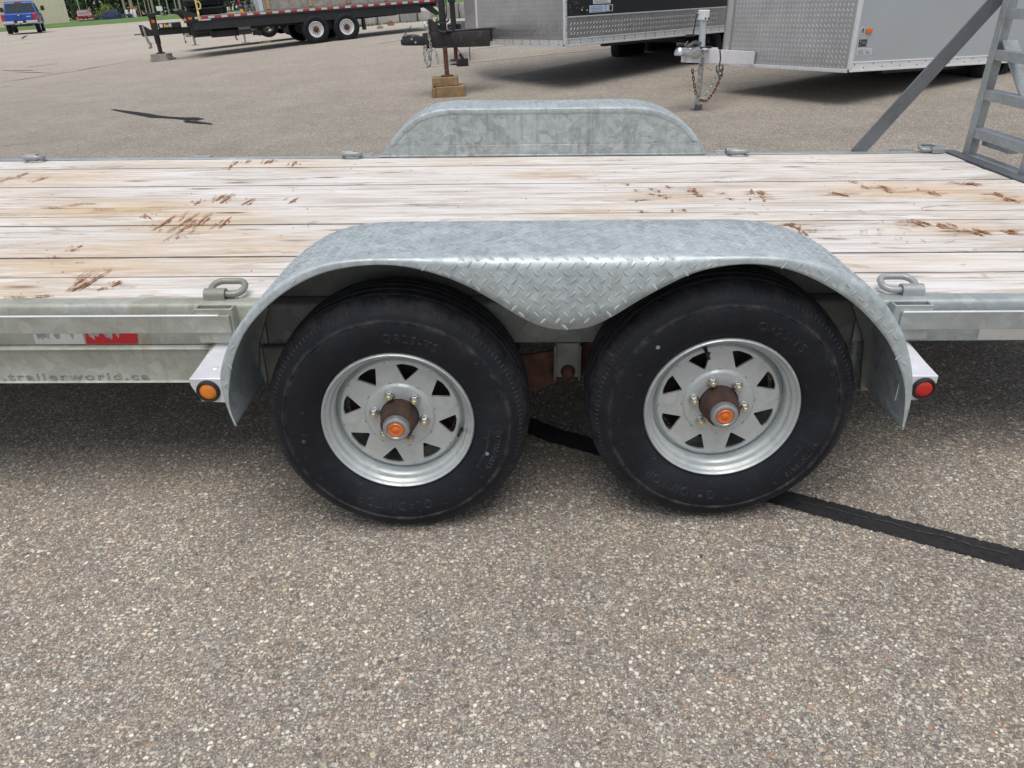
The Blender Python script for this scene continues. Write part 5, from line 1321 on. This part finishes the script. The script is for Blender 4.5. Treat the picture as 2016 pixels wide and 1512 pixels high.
def make_fender(side):
    """side -1 near (outer skirt towards the viewer), +1 far"""
    N = 170
    low = catmull(LOW, N); top = catmull(TOP, 400)
    cum = [0]
    for i in range(1, 400): cum.append(cum[-1] + (top[i]-top[i-1]).length)
    def topat(s):
        s = min(max(s, 0), cum[-1]); lo = 0; hi = 399
        while hi-lo > 1:
            md = (lo+hi)//2
            if cum[md] <= s: lo = md
            else: hi = md
        t = (s-cum[lo])/max(1e-9, cum[hi]-cum[lo]); p = top[lo].lerp(top[hi], t); d = (top[hi]-top[lo]).normalized()
        return p, Vector((-d.y, d.x))
    us = []
    for p in low:
        k = min(range(400), key=lambda i: (top[i]-p).length); us.append(cum[k])
    for i in range(1, N): us[i] = max(us[i], us[i-1])
    # relax so that the spacing on top is even enough
    for _ in range(60): us = [us[0]] + [.25*us[i-1]+.5*us[i]+.25*us[i+1] for i in range(1, N-1)] + [us[-1]]
    us[0] = 0; us[-1] = cum[-1]
    yi, yo, R0 = .286, -.05, .030
    if side > 0: yi, yo = 2.366, 2.702
    sg = -1 if side < 0 else 1
    Rs = [min(R0, max(.006, .36*(low[i]-topat(us[i])[0]).length)) for i in range(N)]
    for _ in range(30): Rs = [Rs[0]] + [.25*Rs[i-1]+.5*Rs[i]+.25*Rs[i+1] for i in range(1, N-1)] + [Rs[-1]]
    rows = []; K = 12; dz = .018 if side > 0 else 0
    for i in range(N):
        p, nr = topat(us[i]); l = low[i]; R = Rs[i]
        r = []
        def P3(a, y): return (a.x, y, a.y + dz)
        # inner lip, top, rounded corner, skirt
        r.append(P3(p - nr*.030, yi)); r.append(P3(p - nr*.006, yi)); r.append(P3(p, yi + sg*.008))
        for f in (.25, .5, .75): r.append(P3(p, (yi+sg*.008)*(1-f) + (yo-sg*R)*f))
        for a in (0, 22, 45, 68, 90):
            a = radians(a); r.append(P3(p - nr*R*(1-cos(a)), yo - sg*R*(1-sin(a))))
        e = p - nr*R; ln = (l-p).length
        if ln < R*1.02: e = p.lerp(l, .9); 
        if ln < R*1.02:
            # near the tips the sheet is only as deep as the curl
            for kk, a in enumerate((0, 22, 45, 68, 90)):
                a = radians(a); rr_ = max(.004, ln)*.9; r[6+kk] = P3(p + (l-p)*(.9*(1-cos(a))), yo - sg*R*(1-sin(a)))
        for f in (.34, .67, 1): r.append(P3(e.lerp(l, f), yo))
        rows.append(r)
    P = len(rows[0]); m = M()
    m.add([p for r in rows for p in r], [(i*P+j, (i+1)*P+j, (i+1)*P+j+1, i*P+j+1) for i in range(N-1) for j in range(P-1)])
    o = m.build('fender', GALV_F, TR, smooth_deg=50)
    md = o.modifiers.new('thickness', 'SOLIDIFY'); md.thickness = .004; md.offset = -1 
    # raised treads: on the top, on the curl, and on the skirt
    m = M(); pitch = .0355; row = .0172
    nS = int(cum[-1]/pitch); yy = []
    R = R0; wtop = abs(yo-yi) - R
    def Rat(s):
        k = min(range(N), key=lambda i: abs(us[i]-s)); return Rs[k]
    for j in range(int(wtop/row)):
        for i in range(nS):
            s = (i+.5+(.5 if j % 2 else 0))*pitch
            if s > cum[-1]-.01: continue
            p, nr = topat(s); t3 = Vector((nr.y, 0, -nr.x)); n3 = Vector((nr.x, 0, nr.y)); y = yi + sg*(.012 + (j+.5)*row)
            a = radians(48)*(1 if j % 2 else -1); yv = Vector((0, sg, 0)); u = t3*cos(a)+yv*sin(a)
            lozenge(m, Vector((p.x, y, p.y+dz)) + n3*.0002, u, n3.cross(u), n3, .021, .0066, .0017)
    for j in range(2):
        for i in range(nS):
            s = (i+.5+(.5 if (j+int(wtop/row)) % 2 else 0))*pitch
            if s < .03 or s > cum[-1]-.03 or Rat(s) < .022: continue
            p, nr = topat(s); ph = radians(32+34*j); n3 = Vector((nr.x*cos(ph), sg*sin(ph), nr.y*cos(ph))); t3 = Vector((nr.y, 0, -nr.x)); v3 = n3.cross(t3)
            R = Rat(s); c = p - nr*R*(1-cos(ph)); a = radians(48)*(1 if j % 2 else -1); u = t3*cos(a)+v3*sin(a)
            lozenge(m, Vector((c.x, yo - sg*R*(1-sin(ph)), c.y+dz)) + n3*.0004, u, n3.cross(u), n3, .020, .0066, .0014)
    poly = low
    def depth_ok(x, z):
        # inside the skirt with a small margin
        best = min(range(N), key=lambda i: (low[i].x-x)**2 + (low[i].y-z)**2); kt = min(range(0, 400, 2), key=lambda i: (top[i].x-x)**2 + (top[i].y-z)**2)
        tp = top[kt]; nr = topat(cum[kt])[1]
        if (Vector((x, z))-tp).dot(-nr) < Rat(cum[kt])*.9 + .003: return False
        l = low[best]; a = low[max(0, best-1)]; b = low[min(N-1, best+1)]; d = (b-a).normalized(); ln = Vector((-d.y, d.x))
        return (Vector((x, z))-l).dot(ln) > .005
    for j in range(29):
        z = .350 + j*row
        for i in range(50):
            x = -.86 + (i + (.5 if j % 2 else 0))*pitch
            if depth_ok(x, z):
                a = radians(46)*(-1 if j % 2 else 1); u = Vector((cos(a), 0, sin(a))); n3 = Vector((0, sg, 0))
                lozenge(m, Vector((x, yo+sg*.0003, z+dz)), u, n3.cross(u), n3, .0215, .0078, .0012)
    stuff(m.build('tread_pattern', GALV_F, o, smooth_deg=0))
    # upright inner sheet between deck and fender, and the deeper flange inside the well
    m = M(); pz = [q for q in top if q.y > .598]; yb0, yb1 = (yi+.001, yi+.005) if side < 0 else (yi-.001+.004, yi+.001+.008)
    if side > 0: yb0, yb1 = yi+.002, yi+.006
    ins = [q - Vector((0, .0075)) for q in pz]
    m.prism([(ins[0].x, .600)] + [(q.x, q.y+dz) for q in ins[::6]] + [(ins[-1].x, .600)], lambda a, b, d: (a, d, b), yb0, yb1)
    m.build('inner_sheet', GALV_P if side > 0 else GALV_SHADE, TR, smooth_deg=20)
    m = M(); ya, yb = (yi+.006, yi+.010) if side < 0 else (yi-.004, yi+.001)
    if side > 0:
        m.prism([(-.80, .602), (-.79, .655), (.88, .655), (.885, .602)], lambda a, b, d: (a, d, b), ya, yb); m.box((-.82, yi-.012, .599), (.90, yi-.004, .607))
        m.build('foot_flange', GALV_P, TR, bevel=.001)
        m = M()
        for k in range(9): m.box((-.72+k*.19, ya-.002, .652), (-.70+k*.19+.02*(k % 3), ya, .659))
        stuff(m.build('weld_bead', GALV_P, TR))
    else:
        # wheel-well lining: splash plate fixed below the deck edge
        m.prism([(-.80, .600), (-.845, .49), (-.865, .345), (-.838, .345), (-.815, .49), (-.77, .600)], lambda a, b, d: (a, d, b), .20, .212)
        m.build('well_stiffener', GALV_SHADE, TR, bevel=.001); m = M()
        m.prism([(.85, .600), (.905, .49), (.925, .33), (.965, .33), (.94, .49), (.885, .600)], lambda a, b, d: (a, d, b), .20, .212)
        m.build('well_stiffener', GALV_SHADE, TR, bevel=.001)
    return o
make_fender(-1); make_fender(1)

# ---- light brackets either side of the near fender
def bracket(side):
    x0, x1 = (-.952, -.842) if side < 0 else (.935, 1.034)
    zt = .468; yf = .022; rot = .10 if side < 0 else -.10
    nm = 'light_bracket'
    m = M(); sk = (lambda y: (.010*(y-yf)/.2))
    t = .003
    # sloping lid, front plate, end plates
    def X(x, y): return x + (sk(y) if side < 0 else -sk(y)) * (1 if (x == x0) == (side < 0) else 0)
    A = [(X(x0, yf), yf, zt), (X(x1, yf), yf, zt), (X(x1, .225), .225, .489), (X(x0, .225), .225, .489)]
    m.add(A + [(a, b, c-t) for a, b, c in A], [(0,1,2,3), (7,6,5,4), (0,4,5,1), (1,5,6,2), (2,6,7,3), (3,7,4,0)])
    zb = .398
    xo = x0 + .012 if side < 0 else x1 - .012
    F = [(x0, yf-.0005, zt+.001), (x1, yf-.0005, zt+.001), (x1, yf+.006, zb), (xo if side > 0 else x1, yf+.006, zb)] if False else None
    if side < 0: Q = [(x0, zt), (x0, zt-.02), (x0+.022, zb), (x1, zb-.004), (x1, zt)]
    else: Q = [(x0, zt), (x0, zb-.004), (x1-.016, zb), (x1, zt-.02), (x1, zt)]
    m.prism(Q, lambda a, b, d: (a, d, b), yf-.001, yf+.002)
    xe = x0 if side < 0 else x1
    m.prism([(yf+.003, zt-.003), (yf+.003, zt-.02), (.05, .41), (.225, .44), (.225, .485)], lambda a, b, d: (xe + (.001 if side < 0 else -.001)*0 + d, a, b), 0 if side < 0 else -.003, .003 if side < 0 else 0)
    o = m.build(nm, BARE, TR, bevel=.0012)
    for px, py in ([(-.900, .075), (-.872, .165)] if side < 0 else [(.972, .085)]):
        m = M(); zz = zt + (.489-zt)*(py-yf)/.203; m.lathe([(0, .0035), (.007, .003), (.010, .0005), (.010, -.001)], 18, 'Z', (px, py, zz)); m.build('rivet', ALU, o)
    cx = -.906 if side < 0 else 1.002; cz = .4315
    m = M(); m.lathe([(.0235, -.004), (.0242, -.009), (.0275, -.0105), (.0305, -.0085), (.0318, -.004), (.0318, 0), (.0235, .002)], 40, 'Y', (cx, yf-.001, cz)); g = m.build('grommet', BLACK_RUB, o)
    m = M(); m.lathe([(0, -.0105), (.009, -.0102), (.016, -.0092), (.0205, -.007), (.0238, -.005), (.0235, 0)], 36, 'Y', (cx, yf-.001, cz)); m.build('lens', AMBER_L if side < 0 else RED_L, o)
bracket(-1); bracket(1)

# ---- tie-down rings
def ring(x, y, flip, fwd, mat, z=ZD):
    """D-ring lying on the deck edge: flip mirrors in x, fwd=-1 lies towards the viewer"""
    r = .0096 if fwd > 0 else .0104; P = []
    W_, D_ = .098, .062
    pts = [(-W_/2+.012, 0), (W_/2-.014, 0)]
    P = [(-W_/2+.012, 0)]
    for k in range(9):
        a = -pi/2 + pi*k/8; P.append((W_/2-.026+.026*cos(a), .028+.028*sin(a) + (.006 if k > 4 else 0)))
    for k in range(7):
        a = pi/2 + pi*.9*k/6; P.append((-W_/2+.028+.026*cos(a), .032+.03*sin(a)))
    pts = [(x + flip*a, y + fwd*b, z + .014 + (.018*b/.062 if fwd > 0 else .010*b/.06)) for a, b in P]
    m = M(); m.tube(pts, r, 10, closed=True); o = m.build('tie_down_ring', mat, TR, smooth_deg=70)
    m = M(); cx = x - flip*.026; n = 10
    prof = [(-.0205, 0)] + [(.0195*cos(pi - pi*k/n), .014+.0165*sin(pi - pi*k/n)) for k in range(n+1)] + [(.0205, 0)]
    prof = [(y + a, z + .001 + b) for a, b in prof]
    inn = [(y + (a-y)*.72, z + .001 + (b-z-.001)*.80) for a, b in prof]
    m.prism(prof + inn[::-1], lambda a, b, d: (d, a, b), cx-.030, cx+.030); m.build('ring_clip', mat, o, smooth_deg=40)
G_RING = galv('galvanised_ring', base=.27, tint=(1, 1, .93), scale=40, contrast=.1, metal=.35, rough=.55, dirt=.4)
G_RING2 = galv('galvanised_ring_grey', base=.36, tint=(.95, 1, 1.02), scale=40, contrast=.1, metal=.4, rough=.5)
ring(-.918, .276, 1, 1, G_RING); ring(1.020, .281, -1, 1, G_RING2)
for x, y in ((-2.655, 2.368), (-.965, 2.388), (1.062, 2.366)): ring(x, y, 1 if x < -2 else 1, -1, G_RING2)
ring(2.07, 2.35, -1, 1, G_RING2)

# ---- loading ramps standing at the tail
def ramp(y0, y1, name_lab):
    t = M(); H0, H1 = .60, 1.95; x = 2.235
    sk = [.0]
    o = bpy.data.objects.new('loading_ramp', None); COL.objects.link(o); o.parent = TR
    lean = .015
    def X(z): return x + lean*(z-H0)
    for y, s in ((y1, -1), (y0, 1)):
        m = M()
        m.prism([(0, 0), (.072, 0), (.072, .006), (.006, .006), (.006, .05), (0, .05)], lambda a, b, d: (X(H0 if d == 0 else H1)+a, y + s*b, H0-.02 if d == 0 else H1), 0, 1)
        m.build('stile', GALV_L, o, bevel=.001)
    for k in range(9):
        z = .725 + .1875*k*.98
        m = M(); xx = X(z)
        m.prism([(.004, 0), (.070, 0), (.070, -.006), (.010, -.006), (.010, -.045), (.004, -.045)], lambda a, b, d: (xx+a+.002, d, z+b), y0+.007, y1-.007)
        m.build('rung', GALV_L, o, bevel=.001)
    m = M(); m.box((x-.002, y0+.007, H0-.012), (x+.07, y1-.007, H0-.004)); m.build('rung', GALV_L, o)
    m = M(); m.bar((x+.08, y1-.02, 1.13), (x+.09, y0+.05, .72), .012, .075, 0, (1, 0, 0)); m.bar((x+.08, y1-.06, .66), (x+.08, y1-.3, .66), .05, .03); m.build('cross_brace', GALV_L, o)
    m = M(); m.cyl((x-.02, y0, H0-.03), (x-.02, y1, H0-.03), .018, 12); m.build('hinge_pin', GALV_K, o)
    return o
ramp(1.80, 2.355, ''); ramp(.30, .855, '')
m = M(); m.bar((1.70, 2.396, .585), (2.275, 2.396, 1.36), .072, .010, 0, (0, 1, 0)); m.build('ramp_strut', GALV_K, TR, bevel=.002)
m = M(); m.bar((1.70, .25, .585), (2.275, .25, 1.36), .010, .066, 0, (0, 1, 0)); 

# ---- suspension between the wheels
m = M(); m.prism([(.030, .476), (.108, .476), (.108, .366), (.030, .366)], lambda a, b, d: (a, d, b), .224, .23); m.box((.030, .2, .366), (.036, .224, .476)); m.box((.102, .2, .366), (.108, .224, .476)); m.build('hanger_bracket', GALV_SHADE, TR, bevel=.002)
m = M(); m.lathe([(0, -.022), (.012, -.022), (.020, -.012), (.022, 0)], 12, 'Y', (.072, .224, .385)); m.build('pivot_bolt', RUST, TR)
m = M(); m.prism([(-.14, .42), (-.02, .435), (.16, .475), (.22, .46), (.20, .41), (.10, .365), (-.02, .315), (-.14, .295)], lambda a, b, d: (a, d, b), .24, .252); m.build('equaliser', RUST, TR, bevel=.002)
m = M()
for xx, zz in ((-.40, .342), (.472, .379)):
    m.box((xx-.04, .2, zz-.04), (xx+.04, 2.42, zz+.04))
m.build('axle', BLACK_RUSTY, TR)
m = M()
for y in (.33, 2.28):
    for xx, zz in ((-.40, .342), (.472, .379)):
        m.tube([(xx-.33, y, zz+.09), (xx, y, zz+.06), (xx+.33, y, zz+.09)], .022, 6)
m.build('leaf_spring', BLACK_RUSTY, TR)

# ---- wheels
def arc_text(m, body, size, r0, th0, clockwise=True, wire=.0007, space=1.0, surf=None):
    """outline letters laid round the sidewall; th0 = angle of the text middle (radians, counter-clockwise from +x)"""
    lps = outline_text(body, size, space=space); xs = [p.x for l in lps for p in l]; mid = (max(xs)+min(xs))/2
    for l in lps:
        pts = []
        for p in l:
            th = th0 - (p.x-mid)/(r0+size*.35); r = r0 + p.y
            pts.append((r*cos(th), surf(r)-.0006, r*sin(th)))
        m.tube(pts, wire, 4, 0, closed=True)

SIDE = [(.200, .012), (.205, .006), (.215, -.002), (.235, -.013), (.255, -.019), (.275, -.0215), (.292, -.0205), (.300, -.0185), (.3015, -.0210), (.306, -.0205), (.308, -.0170), (.316, -.0150), (.322, -.0120), (.334, -.0030), (.342, .0055), (.350, .0150)]
def surf(r):
    for (a, b), (c, d) in zip(SIDE, SIDE[1:]):
        if a <= r <= c: return b + (d-b)*(r-a)/(c-a)
    return SIDE[-1][1]
def make_tyre(parent):
    n = 336; prof = list(SIDE)
    tread = [(.3545, .024), (.356, .034), (.3475, .0365), (.3475, .0425), (.357, .045), (.3585, .066), (.349, .0685), (.349, .0755), (.359, .078), (.360, .0975), (.350, .1), (.350, .107), (.360, .109), (.359, .128), (.349, .131), (.349, .138), (.3585, .140), (.357, .160), (.3475, .163), (.3475, .169), (.356, .172), (.354, .182)]
    back = [(.350, .190), (.335, .208), (.30, .224), (.27, .226), (.235, .216), (.205, .198)]
    P = prof + tread + back; m = M(); vs = []; K = len(P); ns = len(prof)
    for k in range(n):
        a = 2*pi*k/n
        sipe = (k % 14 == 0)
        for j, (r, y) in enumerate(P):
            q = k
            if sipe and (ns-2 <= j <= ns+2): r -= .005 if j >= ns else .0028
            aa = a + (.016*(j-ns) if ns <= j <= ns+5 else 0)
            vs.append((r*cos(aa), y, r*sin(aa)))
    fs = [(k*K+j, k*K+j+1, ((k+1) % n)*K+j+1, ((k+1) % n)*K+j) for k in range(n) for j in range(K-1)]
    m.add(vs, fs); o = m.build('tyre', RUBBER, parent, smooth_deg=38)
    m = M() # short radial ribs on the shoulder
    for k in range(150):
        a = 2*pi*k/150; c, s = cos(a), sin(a); rad = Vector((c, 0, s)); tg = Vector((-s, 0, c))
        r1, r2 = .3275, .3405
        p1 = rad*r1 + Vector((0, surf(r1), 0)); p2 = rad*r2 + Vector((0, surf(r2), 0)); u = (p2-p1).normalized(); nn = tg.cross(u)
        if nn.y > 0: nn = -nn
        lozenge(m, (p1+p2)/2, u, nn.cross(u), nn, .0155, .0034, .0016)
    arc_text(m, 'QR25-TS', .033, .248, radians(76), surf=surf, wire=.00065, space=1.22)
    arc_text(m, 'GLADIATOR', .036, .250, radians(-98), surf=surf, wire=.0006, space=1.12)
    arc_text(m, 'ST225/75R15', .021, .268, radians(-18), surf=surf, wire=.00062, space=1.1)
    arc_text(m, 'LOAD RANGE D  MAX LOAD', .0085, .246, radians(-20), surf=surf, wire=.00032, space=1.15)
    stuff(m.build('sidewall_relief', plain('sidewall_relief_rubber', (.030, .032, .040), .55, 0, .5, 30), o))
    return o
def rim_parts(parent):
    prof = [(.2075, .010), (.2085, .003), (.2070, -.0035), (.2035, -.0055), (.2000, -.003), (.1980, .004), (.1945, .0095), (.1905, .0122), (.1885, .018), (.1878, .024), (.1845, .029), (.1800, .0325), (.1785, .040), (.1780, .08), (.1780, .16), (.19, .18)]
    m = M(); m.lathe(prof, 96, 'Y'); rim = m.build('rim', RIMM, parent, smooth_deg=60)
    # disc with eight three-cornered windows
    def dy(r):
        if r > .158: return .045 + .014*smooth(.160, .1772, r)**1.5
        if r > .098: return .0440 + .001*smooth(.098, .155, r)
        return .0440 - .0065*smooth(.0985, .0915, r) if r > .06 else .0375 + .003*smooth(.06, .053, r)
    m = M(); NB = 40; sect = []
    def rs(P, n):
        L = [0]
        for i in range(len(P)): L.append(L[-1] + (P[(i+1) % len(P)]-P[i]).length)
        out = []
        for k in range(n):
            s = L[-1]*k/n; i = max(j for j in range(len(P)) if L[j] <= s + 1e-12); t = (s-L[i])/max(1e-9, L[i+1]-L[i]); out.append(P[i].lerp(P[(i+1) % len(P)], t))
        return out
    tri = []; r_o, r_i, ha = .1550, .1055, radians(12.2)
    corners = [Vector((r_o*cos(ha), r_o*sin(ha))), Vector((r_i, 0)), Vector((r_o*cos(ha), -r_o*sin(ha)))]
    W = []
    for i in range(3): # rounded corners; outer edge follows the rim
        A, B, C = corners[i-1], corners[i], corners[(i+1) % 3]; rc = .0032
        pa = B + (A-B).normalized()*rc*1.6; pc = B + (C-B).normalized()*rc*1.6
        for t in (0, .25, .5, .75, 1): W.append(pa*(1-t)**2 + B*2*t*(1-t) + pc*t*t)
        if i == 2:
            for k in range(1, 6):
                th = -ha*.8 + 2*ha*.8*k/6; W.append(Vector((r_o*1.012*cos(th), r_o*1.012*sin(th))))
    W = W; cen = Vector((.137, 0))
    def ang(p): return atan2((p-cen).y, (p-cen).x)
    W = rs(W, 60); W = sorted(W, key=ang)
    hs_ = pi/8; ri, ro = .0985, .163
    OB = []
    for p in W: # matching point on the sector boundary, along the same bearing
        d = (p-cen).normalized(); lo, hi = 0, .2
        for _ in range(40):
            md = (lo+hi)/2; q = cen + d*md
            if ri < q.length < ro and abs(atan2(q.y, q.x)) < hs_: lo = md
            else: hi = md
        OB.append(cen + d*lo)
    n = len(W)
    for s in range(8):
        th = radians(31) + s*pi/4; c, sn = cos(th), sin(th); vs = []
        for f in (0, .35, .7, 1):
            for p, q in zip(OB, W):
                v = p.lerp(q, f); vs.append((v.x*c - v.y*sn, dy(v.length), v.x*sn + v.y*c))
        for p in W: # turned-in edge
            v = cen + (p-cen)*.97; vs.append((v.x*c - v.y*sn, dy(v.length)+.007, v.x*sn + v.y*c))
        m.add(vs, [(a*n+k, a*n+(k+1) % n, (a+1)*n+(k+1) % n, (a+1)*n+k) for a in range(4) for k in range(n)])
    m.lathe([(.1776, .078), (.1772, dy(.1772)), (.175, dy(.175)), (.172, dy(.172)), (.168, dy(.168)), (.165, dy(.165)), (.1628, dy(.163))], 96, 'Y')
    m.lathe([(.0987, dy(.0987)), (.097, dy(.097)), (.095, dy(.095)), (.093, dy(.093)), (.090, dy(.090)), (.075, dy(.075)), (.062, dy(.062)), (.057, dy(.057)), (.0540, .0385), (.0532, .045)], 96, 'Y')
    m.build('wheel_disc', RIMM, parent, smooth_deg=50)
    m = M(); m.lathe([(.06, .105), (.150, .105), (.152, .11), (.152, .16), (.06, .165)], 48, 'Y'); m.build('brake_drum', BLACK_RUSTY, parent)
    for k in range(6):
        a = radians(-13 + 60*k); c = Vector((.0699*cos(a), .0375, .0699*sin(a)))
        m = M(); m.lathe([(.0165, .0005), (.0150, -.003), (.0118, -.004)], 20, 'Y', c); m.lathe([(.0118, -.003), (.0118, -.012), (.0100, -.0145), (.0066, -.0145)], 6, 'Y', c)
        o = m.build('lug_nut', CHROME, parent, smooth_deg=30)
        m = M(); m.lathe([(.0064, -.013), (.0064, -.021), (.005, -.0225), (0, -.0225)], 12, 'Y', c); m.build('stud', BRASS, o)
    m = M(); m.lathe([(.0520, .085), (.0520, .028), (.0500, .016), (.0468, .010), (.0455, -.014), (.042, -.020), (.036, -.021)], 48, 'Y'); hub = m.build('hub', HUB_RUST, parent)
    m = M(); m.lathe([(.0368, -.016), (.0370, -.026), (.0360, -.033), (.0340, -.0375), (.0305, -.0395), (.026, -.040), (.0235, -.0385), (.0225, -.0365), (.0205, -.0365)], 48, 'Y'); cap = m.build('hub_cap', CAPM, hub)
    m = M(); m.lathe([(.0208, -.0340), (.0205, -.0385), (.0185, -.0405), (.014, -.0392), (.010, -.0388), (.007, -.0405), (.0035, -.0415), (0, -.0415)], 32, 'Y'); m.build('dust_plug', AMBER, cap)
    m = M(); m.lathe([(.0515, .0395), (.0518, .0395), (.0518, .0265), (.0498, .0265)], 48, 'Y'); 
    return rim
def valve(parent, deg, lean):
    a = radians(deg); r = Vector((cos(a), 0, sin(a))); m = M()
    m.tube([r*.176 + Vector((0, .044, 0)), r*.172 + Vector((0, .032, 0)), r*(.172-lean) + Vector((0, .010, 0)), r*(.172-lean*1.1) + Vector((0, .004, 0))], [.0062, .0052, .0038, .0044], 10)
    m.build('valve_stem', BLACK_RUB, parent)
def wheel(x, z, rot_t, valve_deg, rot_r, y=0, face=1):
    o = bpy.data.objects.new('wheel', None); COL.objects.link(o); o.parent = TR; o.location = (x, y, z); o.rotation_euler = (0, -TAU, 0 if face > 0 else pi)
    return o
# near left wheel built first; tyre standing on the ground is squashed slightly after placing
w1 = wheel(-.399, .342, 0, -20, 0)
ty = make_tyre(w1); rim_parts(w1); valve(w1, -17, .004)
w2 = wheel(.472, .379, 0, 103, 0, y=.002)
for ch in list(w1.children):
    if ch.name.startswith('valve'): continue
    copy_tree(ch, w2)
valve(w2, 106, .014)
def base(n): return n.split('.')[0]
for ch in w2.children:
    if base(ch.name) == 'tyre': ch.rotation_euler = (0, radians(17), 0)
    if base(ch.name) in ('wheel_disc',): ch.rotation_euler = (0, radians(8), 0)
    if base(ch.name) in ('lug_nut', 'hub'): ch.rotation_euler = (0, radians(-2), 0)
# squash: flatten every tyre where it meets the lot (world z of hub is .347)
def squash(o, ang):
    me = o.data.copy(); o.data = me; c, s = cos(ang), sin(ang)
    for v in me.vertices:
        x, z = v.co.x*c + v.co.z*s, -v.co.x*s + v.co.z*c
        if z < -.3465:
            d = -.3465 - z; z = -.3465 - d*.02
            x2, z2 = x*c - z*s, x*s + z*c
            v.co.x, v.co.z = x2, z2
        elif z < -.25:
            q = (-.25 - z)/.10
            if v.co.y < .02: v.co.y -= .004*q*max(0, 1-abs(x)/.16)
for wv in (w1, w2):
    for ch in wv.children:
        if base(ch.name) == 'tyre': squash(ch, ch.rotation_euler.y)
for (x, z) in ((-.399, .342), (.472, .379)):
    o = wheel(x, z, 0, 0, 0, y=2.644, face=-1)
    for ch in w1.children:
        if base(ch.name) in ('tyre', 'rim', 'wheel_disc', 'hub'): copy_tree(ch, o)
# paint dots on the sidewalls
for wv, deg, r, mt in ((w1, -172, .262, RUST), (w1, -22, .256, STICK_G), (w2, -100, .268, RUST), (w2, 132, .27, STICK_G)):
    a = radians(deg); m = M(); m.lathe([(0, -.0012), (.0055, -.001), (.0055, .0005)], 12, 'Y', (r*cos(a), surf(r), r*sin(a))); m.build('paint_dot', mt, wv)
